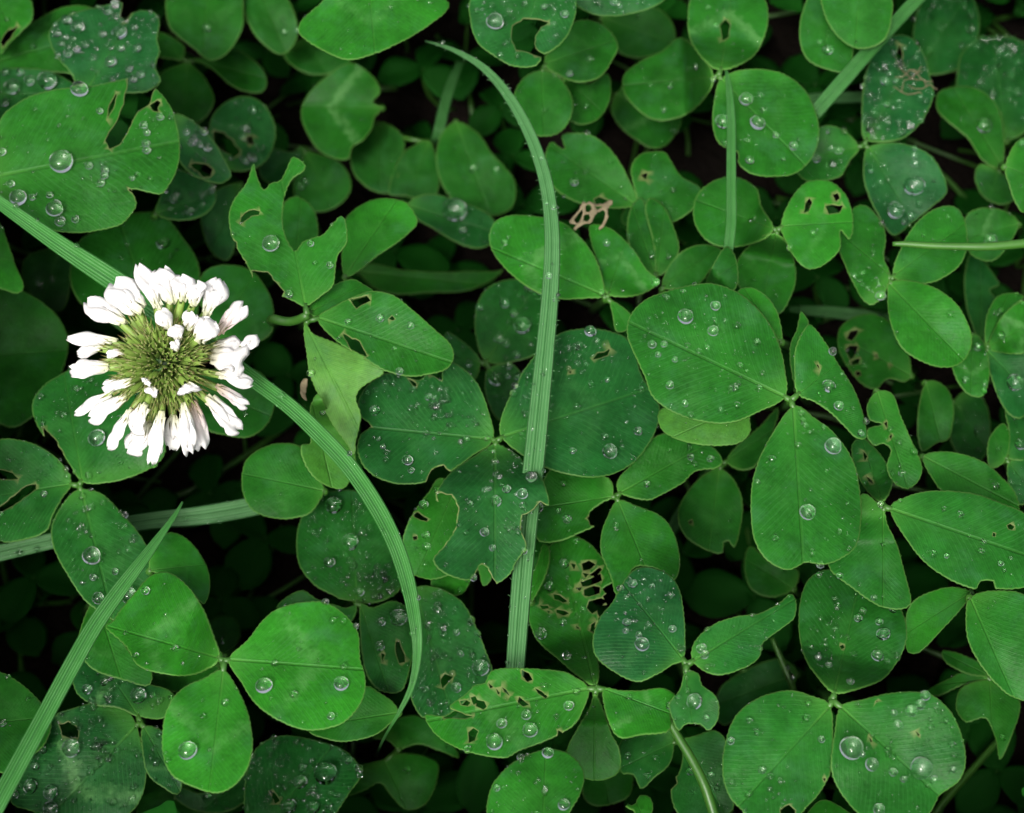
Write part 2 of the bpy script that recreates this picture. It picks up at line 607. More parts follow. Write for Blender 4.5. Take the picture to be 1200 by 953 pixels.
        arr = np.ones((len(P), 4)); arr[:, 0] = np.clip(s.young, 0, 1); arr[:, 1] = s.wax; arr[:, 2] = s.chev
        ka.data.foreach_set('color', arr.ravel())
        ea = me.color_attributes.new('edgecol', 'FLOAT_COLOR', 'POINT')
        arr = np.ones((len(P), 4))
        arr[:, 0] = np.clip(1 - poly_dist(s.poly, P) / 1.5, 0, 1)
        dc = np.full(len(P), 1e9)
        for c in s.cuts: dc = np.minimum(dc, poly_dist(c, P))
        arr[:, 1] = np.clip(1 - dc / 1.0, 0, 1)
        arr[:, 2] = s.under
        ea.data.foreach_set('color', arr.ravel())
        md = o.modifiers.new('thickness', 'SOLIDIFY')
        md.thickness = 0.00018; md.offset = -1.0
        s.obj = o
        return o

class Leaf:
    def __init__(s, level, label, lets, node=None, y=0.45, x=0.0, c=0.1, d=1.0, stk=None, name='clover_leaf', cat='clover leaf'):
        s.level, s.label, s.node = level, label, node
        s.young, s.wax, s.chev, s.dens = y, x, c, d
        s.seed = (sum(ord(ch) * (i + 1) for i, ch in enumerate(label))) % 9973
        s.stk = stk; s.name, s.cat = name, cat
        s.z0 = 0.0
        s.lets = [Leaflet(s, i, q) for i, q in enumerate(lets)]
        if node is None: s.node = tuple(s.lets[0].base)
        s.kind = 'leaf'
    def stack(s):
        z0 = level_z(s.level) + tiltz(s.node[1])
        rec = []
        for l in s.lets:
            if l.lv is not None: continue
            xy, J, I = cells(l.poly)
            if not len(xy): continue
            zr = l.zrel(xy)
            z0 = max(z0, float((TOP[J, I] + GAP - zr).max()))
            rec.append((J, I, zr))
        s.z0 = z0
        for J, I, zr in rec:
            TOP[J, I] = np.maximum(TOP[J, I], z0 + zr)
    def stack_late(s, l):
        xy, J, I = cells(l.poly)
        u, v = l.uv(xy)
        k = u > 0.25
        t = np.clip(u[k] / 0.35, 0, 1); t = t*t*(3-2*t)
        need = (TOP[J[k], I[k]] + GAP - s.z0 - l.zrel(xy[k])) / t
        l.lift = max(0.0, float(need.max()))
        TOP[J, I] = np.maximum(TOP[J, I], s.z0 + l.zrel(xy))
    def build(s):
        r = random.Random(s.seed)
        nd = W(s.node[0], s.node[1], s.z0)
        foot = ray_foot(nd)
        foot = Vector((foot.x + r.uniform(-.003, .003), foot.y + r.uniform(-.003, .003), 0.0))
        root = empty(s.name, foot)
        tag(root, s.label, s.cat, 'clover leaves of the upper layer')
        s.root = root
        for l in s.lets: l.build(root)
        # stalk with the short stubs that carry the leaflets
        top = nd - Vector((0, 0, 0.0003))
        if s.stk is not None:
            q = W(s.stk[0], s.stk[1], s.z0 + tiltz(s.stk[1]) - tiltz(s.node[1]) - (s.stk[2] if len(s.stk) > 2 else 5) * MM)
            foot2 = ray_foot(q); foot2.z = -.002
            path = [top + (q - top) * t - Vector((0, 0, 0.0012 * math.sin(t * 3.1))) for t in np.linspace(0, 1, 8)]
            path += bez(q, q + (q - top) * .3 , q + (foot2 - q) * .6, foot2, 8)[1:]
        else:
            f2 = Vector((foot.x, foot.y, -0.002))
            path = bez(top, top + (f2 - top) * .33, top + (f2 - top) * .66, f2, 12)
        rad = [(0.00062 + 0.00022 * i / len(path)) for i in range(len(path))]
        rad[0] = 0.00055
        tv, tf = tube(path, rad, 8)
        for l in s.lets:
            b0 = l.base + l.ax * 3.0
            zb = float(l.z(b0[None, :])[0])
            e = W(b0[0], b0[1], zb - 0.00022)
            if (e - top).length < 0.006:
                a, f = tube([top, (top + e) * .5 - Vector((0, 0, .0001)), e], [0.00052, 0.00046, 0.00036], 6)
                k = len(tv); tv += a; tf += [tuple(i + k for i in q) for q in f]
        mesh_obj('stalk', tv, tf, M_STALK, root, org=root.location)

class Blade:
    """a grass blade or bare stem: centre line in picture coordinates with width and height"""
    def __init__(s, level, label, line, name='grass_blade', cat='grass blade', y=0.5, pale=0.2, fold=0.25, hairs=0, round_=False, dens=0.0):
        s.level, s.label, s.name, s.cat = level, label, name, cat
        s.y, s.pale, s.fold, s.hairs, s.round = y, pale, fold, hairs, round_
        s.dens = dens
        L = np.array(line, float)      # x, y, width, dz(mm)
        s.c = catmull(L, False, 6.0)
        s.c[:, 3] += tiltz(s.c[:, 1]) / MM
        s.z0 = 0.0
        s.kind = 'blade'
        s.seed = sum(map(ord, label))
    def stack(s):
        z0 = level_z(s.level)
        n = len(s.c)
        rec = []
        for i in range(n - 1):
            a, b = s.c[i], s.c[i + 1]
            t = b[:2] - a[:2]; t /= np.linalg.norm(t) + 1e-9
            p = np.array([-t[1], t[0]])
            w = max(a[2], 3) * .5 + 2
            quad = np.array([a[:2] - p*w, a[:2] + p*w, b[:2] + p*w, b[:2] - p*w])
            xy, J, I = cells(quad)
            if len(xy):
                rec.append((J, I, a[3] * MM))
        for J, I, zr in rec:
            z0 = max(z0, float((TOP[J, I] + GAP * 1.3 - zr).max()))
        s.z0 = z0
        for J, I, zr in rec:
            TOP[J, I] = np.maximum(TOP[J, I], z0 + zr + 0.0006)
    def build(s):
        n = len(s.c)
        prof = np.array([-1, -.72, -.42, -.14, 0, .14, .42, .72, 1.0])
        K = len(prof)
        verts, uv = [], []
        s.zz = s.z0 + s.c[:, 3] * MM
        cum = np.concatenate([[0], np.cumsum(np.linalg.norm(np.diff(s.c[:, :2], axis=0), axis=1))])
        s.edge = []
        for i in range(n):
            t = s.c[min(i + 1, n - 1), :2] - s.c[max(i - 1, 0), :2]
            t = t / (np.linalg.norm(t) + 1e-9)
            p = np.array([-t[1], t[0]])
            w = s.c[i, 2] * .5
            for k in prof:
                zz = s.zz[i] + w * MREF * (s.fold * abs(k) * 1.2 + 0.16 * math.cos(k * 8))
                verts.append(W(s.c[i, 0] + p[0] * w * k, s.c[i, 1] + p[1] * w * k, zz))
                uv.append((cum[i] / 100.0, k * .5))
        lowest = Vector(verts[0])
        if s.round:
            path = [W(c[0], c[1], z) for c, z in zip(s.c, s.zz)]
            rad = [max(.0001, c[2] * .5 * mpp(z)) for c, z in zip(s.c, s.zz)]
            # run on down into the soil at the lower end
            e = path[-1]; d = (path[-1] - path[-4])
            f2 = ray_foot(e + d); f2.z = -.002
            path += bez(e, e + d * .8, e + (f2 - e) * .6, f2, 8)[1:]
            rad += [rad[-1]] * (len(path) - len(rad))
            o = None
            tv, tf = tube(path, rad, 10)
            root = empty(s.name, f2 * 1.0)
            root.location.z = 0
            mesh_obj('stem', tv, tf, M_STALK, root, org=root.location)
        else:
            # the blade runs on below, down into the soil
            e = W(s.c[-1, 0], s.c[-1, 1], s.zz[-1])
            t = s.c[-1, :2] - s.c[-3, :2]; t = t / (np.linalg.norm(t) + 1e-9)
            p = np.array([-t[1], t[0]]); tw = Vector((t[0], -t[1], 0)); pw = Vector((p[0], -p[1], 0))
            wl = s.c[-1, 2] * .5 * mpp(s.zz[-1])
            f2 = ray_foot(e + tw * .006); f2.z = -.002
            dn = bez(e, e + tw * .006, e + (f2 - e) * .5, f2, 8)[1:]
            for q in dn:
                for k in prof:
                    verts.append(q + pw * wl * k * .85 + tw * (-.25 * s.fold * wl * abs(k)) + Vector((0, 0, wl * s.fold * abs(k))))
                    uv.append((cum[-1] / 100.0 + (e - q).length / MREF / 100, k * .5))
            R = n + len(dn)
            faces = []
            for i in range(R - 1):
                for k in range(K - 1):
                    a = i * K + k
                    faces.append((a, a + K, a + K + 1, a + 1))
            root = empty(s.name, Vector((f2.x, f2.y, 0)))
            v0, v1, v2 = verts[faces[0][0]], verts[faces[0][1]], verts[faces[0][2]]
            if (v1 - v0).cross(v2 - v0).z < 0: faces = [f[::-1] for f in faces]
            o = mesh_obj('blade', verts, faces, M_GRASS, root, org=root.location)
            me = o.data
            uvl = me.uv_layers.new(name='leafuv')
            for lp in me.loops: uvl.data[lp.index].uv = uv[lp.vertex_index]
            ka = me.color_attributes.new('kindcol', 'FLOAT_COLOR', 'POINT')
            ka.data.foreach_set('color', np.tile([s.y, s.pale, 0, 1.0], len(verts)))
            md = o.modifiers.new('thickness', 'SOLIDIFY'); md.thickness = 0.00022; md.offset = -1
        tag(root, s.label, s.cat, 'grass blades among the clover')
        s.root = root
        if s.hairs:
            r = random.Random(4)
            hv, hf = [], []
            for h in range(s.hairs):
                i = r.randint(3, n - 3)
                t = s.c[i + 1, :2] - s.c[i - 1, :2]; t /= np.linalg.norm(t)
                p = np.array([-t[1], t[0]]) * r.choice((-1, 1))
                w = s.c[i, 2] * .5
                q = s.c[i, :2] + p * (w - .3)
                z = s.zz[i] + w * MREF * s.fold * 1.2
                e = q + p * r.uniform(2, 4.0) - t * r.uniform(-1, 2.5)
                a, f = tube([W(q[0], q[1], z), W(e[0], e[1], z + .0001)], [0.00006, 0.00001], 4)
                k = len(hv); hv += a; hf += [tuple(x + k for x in y) for y in f]
            ho = mesh_obj('edge_hair', hv, hf, M_GRASS, root, org=root.location)
            ka = ho.data.color_attributes.new('kindcol', 'FLOAT_COLOR', 'POINT')
            ka.data.foreach_set('color', np.tile([.6, 1, 0, 1.0], len(hv)))
            ho['kind'] = 'stuff'

# ------------------------------------------------------------------ the traced plants (outlines in photograph pixels; heights come from the stacking)
ITEMS = []
def lf(level, label, lets, **kw):
    ITEMS.append(Leaf(level, label, lets, **kw))
def bl(level, label, line, **kw):
    ITEMS.append(Blade(level, label, line, **kw))
def D(p, **kw):
    kw['p'] = p
    return kw

# --- upper left
lf(8.0, 'broad bright leaf with a torn crack and a large bead of water', [
  D('-12,208 0,141 25,118 50,108 76,103 105,101 130,96 152,92 168,96 183,104 200,125 208,150 211,175 208,197 200,214 189,227 172,225 155,222 160,238 153,252 140,264 115,270 93,273 60,270 25,258 0,243',
    h=['151,88 145,121 137,141 123,164 128,174 141,169 151,151 161,131 174,123 184,98 170,85', '137,108 128,123 125,141 133,128',
       '176,123 184,117 188,120 184,127 186,132 180,131', '150,222 157,227 160,236 170,243 176,229 166,224 158,226 152,221'], t=(215,165), sl=.05, dr=.12, fd=.12)],
  y=.55, d=1.6, node=(-14,209))
lf(5.0, 'plain green leaf behind the drop-covered leaf beside the torn one', [
  D('-25,78 0,60 18,40 45,22 75,8 105,8 125,25 118,60 100,90 82,86 50,84 0,86')], y=.4, d=.7)
lf(5.6, 'leaf with a dark notch beside the plain green leaf', [D('-15,-20 15,-18 36,0 38,22 28,34 10,52 0,62 -20,50', h=['0,50 10,35 21,30 15,40 4,55'])], y=.6, d=.5)
lf(6.2, 'ragged dark leaf crowded with beads of rain by the torn leaf', [
  D('98,112 83,86 65,64 57,40 70,22 100,11 125,6 141,2 152,15 165,12 180,14 187,26 184,45 187,60 182,78 188,95 175,106 160,109 130,108',
    h=['145,-3 141,18 147,26 156,12 168,0'], t=(160,10))], x=.75, y=.3, d=9)
lf(5.2, 'wet dark leaf strip carrying a row of big drops beside the torn leaf', [D('-20,110 0,83 35,80 60,84 85,97 100,112 60,125 20,135 -5,150')], x=.6, d=5)
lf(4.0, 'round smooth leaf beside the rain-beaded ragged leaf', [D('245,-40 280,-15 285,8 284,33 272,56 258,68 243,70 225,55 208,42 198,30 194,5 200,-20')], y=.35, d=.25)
lf(3.2, 'three-part dark leaf with a small pale node under the round smooth leaf', [
  D('219,73 196,81 181,93 184,108 190,120 204,131 220,143 232,144 245,133 251,118 248,105 239,90 230,80'),
  D('226,70 245,78 268,98 290,108 306,108 313,97 308,82 297,70 283,60 270,58 250,66'),
  D('214,70 200,69 187,66 184,50 187,38 203,44 216,55')], node=(220,71), y=.35, d=.25)
lf(8.2, 'large bright leaf with a smooth rim hanging over the shaded hollow', [
  D('430,-45 470,-30 505,-12 526,3 522,14 509,25 490,38 476,46 441,62 408,70 380,60 360,48 350,38 352,26 362,15 375,4 395,-18', t=(440,66), fd=.1, dr=.02)], y=.75, d=.8, c=.35)
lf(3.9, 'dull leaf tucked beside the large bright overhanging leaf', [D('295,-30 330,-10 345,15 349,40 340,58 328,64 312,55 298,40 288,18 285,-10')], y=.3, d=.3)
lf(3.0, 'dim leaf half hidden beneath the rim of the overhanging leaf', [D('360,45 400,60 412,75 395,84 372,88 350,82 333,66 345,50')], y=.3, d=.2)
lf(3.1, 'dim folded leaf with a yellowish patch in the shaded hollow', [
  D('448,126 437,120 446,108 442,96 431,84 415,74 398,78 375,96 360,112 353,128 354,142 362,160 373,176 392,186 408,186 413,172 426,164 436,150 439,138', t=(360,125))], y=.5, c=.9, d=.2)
lf(2.4, 'pair of dark leaflets under the folded yellow-patched leaf', [
  D('358,178 372,180 395,188 409,205 411,222 400,238 380,248 356,246 345,230 345,205'), 
  D('356,172 340,178 318,174 306,186 304,204 318,216 338,214 350,200', x=.6, d=4)], node=(358,174), y=.35, d=1)
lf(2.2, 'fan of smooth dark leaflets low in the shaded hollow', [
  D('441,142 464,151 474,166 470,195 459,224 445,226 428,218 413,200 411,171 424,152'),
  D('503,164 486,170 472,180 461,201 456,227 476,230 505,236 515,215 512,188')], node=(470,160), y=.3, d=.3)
lf(2.9, 'shaded leaf with two blurred drops beside the arching blade', [
  D('534,142 516,160 511,189 519,218 536,240 560,252 585,252 602,240 604,214 592,196 577,180 560,156')], y=.4, d=.8)
lf(3.6, 'dusky blue-green leaf with a big flat drop above the pale curled leaf', [
  D('478,240 490,230 512,228 545,238 572,250 583,268 578,284 560,291 535,284 508,268 488,256')], x=.6, d=3)
lf(2.0, 'slender dark leaf crossing the hollow beside the curled pale leaf', [D('420,318 436,309 470,316 510,319 550,318 578,318 590,316 574,330 545,341 500,343 465,345 440,338')], y=.5, d=.2)
lf(6.3, 'pale yellow-green curled leaf showing its underside', [
  D('404,324 400,303 402,285 404,258 420,242 440,233 462,233 477,238 486,250 489,262 480,272 466,284 441,301 420,318',
    fd=.02, cu=1.2, sl=.1, rl=.5)], y=.95, d=.2)
lf(5.0, 'smooth roundish leaf seen through the gap of the chewed two-horned leaf', [D('345,320 335,300 330,270 332,240 345,230 360,236 370,250 373,272 368,292 358,305')], y=.45, d=.5)
lf(8.0, 'chewed leaf with two ragged horns and a drop at the fork', [
  D('358,359 345,353 331,347 315,342 302,335 290,312 275,285 268,258 271,240 280,226 289,214 297,192 301,206 309,222 318,214 328,212 335,200 342,184 350,186 358,194 354,202 344,208 338,217 333,232 331,250 332,268 338,284 346,294 354,284 365,279 378,275 388,264 400,253 406,264 406,285 396,299 393,315 390,335 376,347',
    h=['296,317 314,319 324,331 333,341 329,349 316,343 296,335', '287,249 297,245 305,247 303,252 295,253 288,258 282,262 283,255', '264,276 278,284 278,300 288,306 287,320 270,310'], t=(330,210), dr=.05, fd=.25)],
  node=(360,368), y=.6, d=1.0, stk=(322,374,4))
lf(7.2, 'broad leaf with chewed holes by the pale folded leaflet', [
  D('372,372 395,357 416,347 436,341 461,346 481,361 507,384 526,401 532,418 524,432 505,438 481,441 451,434 421,416 401,404 383,389',
    h=['401,390 412,396 422,399 426,408 431,418 419,421 416,416 412,412', '455,374 459,370 463,374 460,376', '410,351 430,346 434,352 424,358 418,362'], t=(530,425)),
  D('362,366 366,352 383,338 411,327 426,333 437,343 400,357 376,372', sl=-.25, rl=-.2),
  D('357,377 356,392 358,406 363,439 374,466 388,495 405,519 415,533 417,518 420,505 423,487 417,468 422,456 436,446 449,438 446,421 430,418 410,409 384,398 367,391 361,382',
    un=.85, sl=-.10, rl=-.35, cu=.3, fd=.1, t=(418,500), d=.3),
  D('366,470 363,490 364,519 353,522 357,543 371,562 391,572 405,571 415,552 416,530 405,512 388,489 374,462', un=.4, t=(390,575), sl=-.1, rl=.4, d=.2, lv=6.6)], node=(360,374), y=.6, d=.8)
lf(4.2, 'shaded leaf sprinkled with rain between arching blade and holed leaf', [
  D('570,424 558,397 557,365 566,343 585,330 612,328 640,345 645,380 632,412 600,424'),
  D('563,424 552,408 538,397 524,390 515,410 520,432 540,444 556,446'),
  D('574,430 600,427 612,445 598,475 585,492 571,470 568,445')], node=(569,426), x=.4, d=5)
lf(5.5, 'wet blue-green leaf with a browned hole between torn leaf and two-horned leaf', [
  D('198,150 206,133 230,145 250,165 262,185 271,206 258,215 244,212 228,206 210,188', h=['222,192 230,191 240,192 250,197 247,206 238,208 232,201'], t=(268,212))], x=.7, y=.35, d=7)
lf(4.7, 'soaked dark leaf with one round drop under the torn leaf', [
  D('182,250 188,228 192,205 205,198 225,204 244,213 253,226 250,241 232,255 206,258', t=(250,228))], x=.6, y=.3, d=7)
lf(3.7, 'dim perforated wet leaf by the shaded three-part leaf', [
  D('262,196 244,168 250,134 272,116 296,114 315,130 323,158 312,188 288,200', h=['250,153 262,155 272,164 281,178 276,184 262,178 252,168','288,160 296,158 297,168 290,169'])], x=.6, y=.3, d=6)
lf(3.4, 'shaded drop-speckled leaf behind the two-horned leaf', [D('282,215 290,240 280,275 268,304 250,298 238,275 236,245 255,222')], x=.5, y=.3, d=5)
# --- centre
lf(7.0, 'dark three-part leaf with eaten lobes crossed by the arching blade', [
  D('578,515 572,480 560,450 543,432 527,424 519,431 517,446 510,438 502,437 492,445 480,443 466,438 451,438 430,452 420,470 421,486 434,499 422,510 419,530 432,553 460,566 486,567 503,562 507,550 519,546 527,552 552,535',
    h=['524,420 515,430 517,447 509,441 502,438 505,430 514,420', '421,497 436,500 421,505', '500,563 506,550 519,545 527,553 515,575', '478,443 484,452 488,454 487,449'], t=(420,500), d=5),
  D('588,512 587,490 600,460 620,425 650,394 682,385 715,388 740,402 752,440 768,465 774,485 765,512 745,540 717,556 685,559 645,550 612,533',
    h=['694,421 701,414 708,413 716,408 713,416 703,420', '666,436 670,434 669,438'], t=(762,455), d=3),
  D('580,520 600,529 613,540 618,548 630,554 640,572 643,592 633,590 622,601 612,606 611,622 617,640 605,658 598,672 580,684 572,666 563,662 555,676 545,680 520,671 508,656 520,640 533,620 536,595 530,582 513,588 512,576 527,555 555,535',
    h=['633,588 622,600 612,604 611,622 618,640 640,640 650,600', '585,690 573,668 564,661 556,674 560,690', '505,590 514,588 512,577 530,580 537,595 534,618 520,640 505,655'], t=(580,690), lv=8.4, d=4)],
  node=(582,516), x=.55, y=.35)
lf(5.8, 'bitten rim-holed leaf below the eaten central leaf', [
  D('535,570 515,560 502,577 485,600 473,628 471,655 480,671 501,679 520,676 540,660 548,620',
    h=['484,602 490,600 502,608 500,611 492,609 486,606', '484,629 489,628 489,632 485,633'], y=.6)], d=2.5)
lf(5.0, 'small bright lobe peeping out below the bitten rim-holed leaf', [D('525,655 506,678 507,690 516,697 530,699 544,694 551,682 560,668 565,686 573,683 577,665')], y=.85, d=.4)
lf(5.3, 'smooth round leaf beside the shadowed grass strip and curving blade', [D('380,575 365,600 345,607 325,608 300,601 287,585 283,562 288,540 303,527 322,520 347,521 365,535 374,560')], y=.45, d=.5)
lf(4.8, 'roundish wet leaf with yellow midrib under the curving blade', [
  D('418,705 400,702 385,695 370,687 352,665 347,640 350,615 360,592 378,578 408,574 435,582 452,600 464,622 470,656 470,688 452,703 434,707', t=(412,575), c=.1)], x=.3, d=9)
lf(4.9, 'dark slit leaf under the foot of the curving blade', [
  D('422,708 436,712 462,704 484,720 487,750 480,785 470,810 448,810 432,795 424,765', h=['464,752 468,751 474,768 474,776 468,778 464,764','446,766 451,767 449,778'], t=(455,810)),
  D('418,708 405,712 372,702 352,692 325,710 340,725 380,740 412,728')], node=(421,707), x=.3, d=3)
lf(5.0, 'veined wet leaf with a torn hole between curving blade and slit leaf', [
  D('486,690 510,688 540,704 558,735 570,765 577,785 572,802 556,806 545,822 525,838 505,842 492,838 481,812 488,765 484,720',
    h=['517,795 520,790 531,793 524,800 518,806'], t=(530,840))], x=.55, d=9)
# --- left middle
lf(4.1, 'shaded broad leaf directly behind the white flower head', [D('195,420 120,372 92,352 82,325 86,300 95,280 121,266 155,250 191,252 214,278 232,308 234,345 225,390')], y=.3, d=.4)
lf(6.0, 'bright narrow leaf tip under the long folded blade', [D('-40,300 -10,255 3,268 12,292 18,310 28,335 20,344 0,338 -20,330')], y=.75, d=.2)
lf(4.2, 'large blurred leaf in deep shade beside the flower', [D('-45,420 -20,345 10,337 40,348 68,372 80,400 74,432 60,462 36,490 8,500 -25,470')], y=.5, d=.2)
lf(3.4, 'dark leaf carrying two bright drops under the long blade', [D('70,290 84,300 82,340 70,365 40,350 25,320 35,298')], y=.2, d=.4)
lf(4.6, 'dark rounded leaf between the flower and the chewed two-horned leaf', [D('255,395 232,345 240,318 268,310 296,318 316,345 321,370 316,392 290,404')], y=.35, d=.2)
lf(4.9, 'rounded leaf under the flower where the curving blade comes out', [D('225,450 262,430 296,432 316,448 322,470 314,496 292,512 264,510 240,500')], y=.4, d=.6)
lf(6.0, 'three-part leaf by the flower with two long slits and round drops', [
  D('95,573 120,579 145,604 165,628 178,655 181,690 178,720 168,733 150,734 128,724 100,704 80,675 64,645 60,622 66,603 80,582', t=(135,735)),
  D('84,567 74,545 55,528 30,517 0,515 -22,530 -28,570 -10,605 0,634 30,632 54,622 62,603 75,580',
    h=['-10,550 0,551 15,554 21,561 8,562 -8,561', '-5,598 12,584 30,570 42,567 43,573 32,580 15,592 -5,604'], t=(-25,585), rl=.1),
  D('97,565 82,545 66,520 52,512 40,490 38,472 48,455 65,442 92,430 132,430 165,455 188,495 194,528 180,547 150,560 122,566',
    h=['50,500 56,506 68,519 67,524 53,518', '70,524 74,530 76,540 70,532'], t=(75,440), lv=6.05)],
  node=(92,568), x=.3, y=.4, d=3)
lf(6.4, 'leaf tucked under the rising grass blade above the bright trefoil', [D('176,668 178,645 195,625 214,628 232,645 244,668 246,690 239,708 222,692 200,676')], y=.55, d=.2)
# --- lower left
lf(8.3, 'bright yellow-green trefoil with faint pale chevrons and few drops', [
  D('268,773 290,750 308,727 324,714 350,706 380,706 404,720 420,742 422,772 428,792 427,814 416,834 400,848 376,855 354,855 325,843 300,825 283,800', t=(430,785), fd=.2, dr=.05),
  D('257,771 240,785 215,792 180,787 160,778 148,758 124,735 132,728 140,716 150,704 176,675 198,671 220,687 238,714 250,745', t=(130,735), lv=7.0),
  D('262,785 240,794 212,808 196,830 190,860 192,890 205,911 232,924 255,929 275,920 290,900 296,872 292,840 280,810', t=(245,930))],
  node=(262,774), y=.95, c=.5, d=.7)
lf(5.6, 'soft green leaf between the rising blade and the bright trefoil', [D('112,700 130,725 150,762 175,782 178,798 170,804 142,796 112,786 97,770 92,745')], y=.5, d=.2, c=.2)
lf(5.1, 'dark wet leaf with a white zigzag mark and a hole', [
  D('160,850 148,832 120,822 92,828 65,838 50,855 32,880 16,918 14,942 40,952 62,965 120,970 160,945 172,905 166,872',
    h=['69,849 80,846 91,852 92,864 82,865 73,861'], t=(60,955), c=1.0),
  D('168,851 188,855 205,870 214,900 210,930 190,922 172,905 166,872', c=.3),
  D('163,840 140,830 112,826 92,815 84,795 86,775 100,766 130,785 170,800 200,810 208,828 190,842', c=.8)], node=(164,846), x=.55, y=.2, d=7)
lf(2.9, 'clear green leaf low beneath the zigzag-marked leaf', [D('240,905 250,940 225,975 170,975 160,945 168,905 200,895')], y=.7, d=.3)
lf(5.4, 'smooth leaf beneath the foot of the rising blade', [D('-35,850 -25,800 -5,787 20,798 45,820 60,846 52,872 30,890 0,905')], y=.5, d=.3)
lf(4.7, 'shaded leaf peeping out between lobes of the bright trefoil', [D('262,770 240,806 215,812 190,806 176,795 205,770 240,758')], y=.45, d=.2)
lf(2.6, 'small shaded leaf above the fork of the bright trefoil', [D('262,768 245,745 246,730 258,722 275,725 282,742 275,758')], y=.4, d=.2)
lf(4.4, 'soaked blurred leaf below the bright trefoil covered in large drops', [
  D('300,980 286,930 298,880 330,862 372,868 405,880 424,905 410,928 396,950 380,975', h=['316,928 322,928 328,938 322,942'])], x=.6, y=.5, d=9)
lf(3.1, 'leaf of jagged lobes beyond the tip of the curving blade', [
  D('450,890 456,884 486,883 512,892 514,905 508,928 496,944 476,949 460,935 446,918 430,925 408,932 402,915 420,898'), 
  D('468,878 455,868 436,864 450,850 480,838 502,845 530,872 538,888 515,880 490,872')], node=(465,880), y=.45, d=1)
lf(5.3, 'plain dark-green leaf under the largest lobe of the bright trefoil', [D('467,835 455,850 440,861 415,868 390,868 362,856 400,840 428,805 445,812 460,822')], y=.45, d=.2)
lf(3.3, 'soaked dark leaf under the smallest lobe of the bright trefoil', [D('290,890 262,925 235,930 210,922 205,935 228,950 262,952 292,935 302,905')], x=.5, d=6)
# --- lower centre
lf(8.0, 'leaf riddled with slits sharing a node with a gnawed lacy lobe', [
  D('690,807 672,792 655,786 615,783 590,783 575,787 568,800 556,803 545,814 527,828 540,838 520,840 498,838 508,858 530,874 560,884 592,888 608,880 640,868 672,850 684,830',
    h=['538,822 546,820 551,824 547,828 540,826', '551,818 556,816 560,822 555,826', '560,820 568,822 571,829 566,832 558,828', '549,858 555,852 560,856 556,868 549,870',
       '588,805 594,809 597,816 591,812', '612,785 620,789 624,797 618,799 612,792', '609,817 615,821 620,826 613,829 607,822', '627,806 635,810 642,816 640,818 630,812', '572,800 578,805 574,808', '581,806 586,812 583,814',
       '654,855 659,858 655,876 648,884 645,880 652,866', '525,829 545,837 556,839 545,842 520,841'], t=(500,845), y=.7, c=.3),
  D('697,803 676,791 652,770 628,748 618,715 622,682 632,655 650,635 672,628 690,636 703,650 717,670 724,679 706,690 716,702 703,720 697,750 702,785',
    h=['681,660 690,657 698,662 692,668 684,668', '682,671 690,672 686,678', '680,682 692,678 703,672 705,680 694,686 683,688', '684,691 695,686 704,688 702,696 690,699 684,698', '690,674 702,664 706,668 698,676',
       '690,704 704,700 712,704 703,712 694,720 688,712', '700,712 712,708 712,716 704,724 700,720', '706,698 720,690 730,695 718,712 704,738 698,744 694,740 704,722 712,710', '648,695 656,697 666,704 660,706 650,702', '632,709 642,709 644,713 635,714', '653,714 662,715 668,719 660,721 652,718',
       '674,688 682,688 679,693', '674,733 680,736 676,738', '692,731 698,727 696,740 691,740', '668,660 675,662 672,668', '640,715 646,716 643,719'], t=(655,635), lv=5.6, y=.6, d=3),
  D('707,807 728,809 751,809 775,806 788,811 792,818 786,835 787,850 780,858 751,861 730,865 718,856 709,832', t=(790,838), c=.6, y=.85, d=.6),
  D('697,814 690,832 676,855 664,880 670,905 700,915 725,905 726,880 716,858 707,832', lv=5.4, y=.45, sl=-.3)], node=(699,806), y=.65, d=2)
lf(8.2, 'blue-green leaf beside a small gnawed lobe holding one big drop', [
  D('801,773 803,745 801,715 796,690 782,672 756,664 738,672 725,692 716,708 704,722 695,745 697,767 714,784 745,799 770,790 788,779', t=(735,690), x=.8, d=4),
  D('812,775 814,752 834,733 860,723 888,719 910,709 926,696 933,703 931,724 914,738 894,754 890,770 872,783 838,791', t=(915,712), y=.6, wv=.05),
  D('803,786 818,789 823,803 837,814 843,829 840,846 830,856 820,849 804,849 795,856 787,840 784,824 796,809 800,797', t=(812,850), x=.3)],
  node=(805,778), y=.45, x=.4, d=3)
lf(6.2, 'smooth cupped leaf partly under the blue-green leaf', [
  D('724,586 745,592 775,605 790,625 797,655 795,672 788,680 770,667 745,664 733,682 722,696 715,674 705,650 704,628 712,605', y=.6, sl=.25),
  D('718,582 715,562 690,553 650,548 634,570 628,600 630,632 655,634 680,624 697,615 690,602 705,589', lv=6.15, h=['688,606 694,603 700,596 708,589 720,592 706,618 692,616']),
  D('726,578 724,562 738,546 765,513 800,508 833,522 847,540 838,549 816,552 800,566 775,580 758,586')], node=(722,581), y=.45, d=1)
lf(4.3, 'small rounded leaf with a nibbled end in the central gap', [
  D('843,548 860,562 870,588 868,618 861,641 854,634 848,636 847,647 838,648 825,643 803,628 794,604 800,585 815,565 830,553', h=['807,611 811,609 812,613 808,614']),
  D('851,540 866,520 890,500 912,478 905,510 886,545 868,551')], node=(847,543), y=.35, d=.3)
lf(5.9, 'narrow bright folded sliver beside the foot of the arching blade', [D('622,705 621,682 629,660 636,638 643,640 644,655 640,672 632,690', rl=.9)], y=.95, d=.1)
lf(8.3, 'serrated bright leaf overlapping the slit-riddled leaf', [D('635,990 585,985 571,955 573,930 582,912 605,891 640,878 668,884 684,904 681,928 668,952 655,980', t=(640,875), fd=.1)], y=.6, d=2)
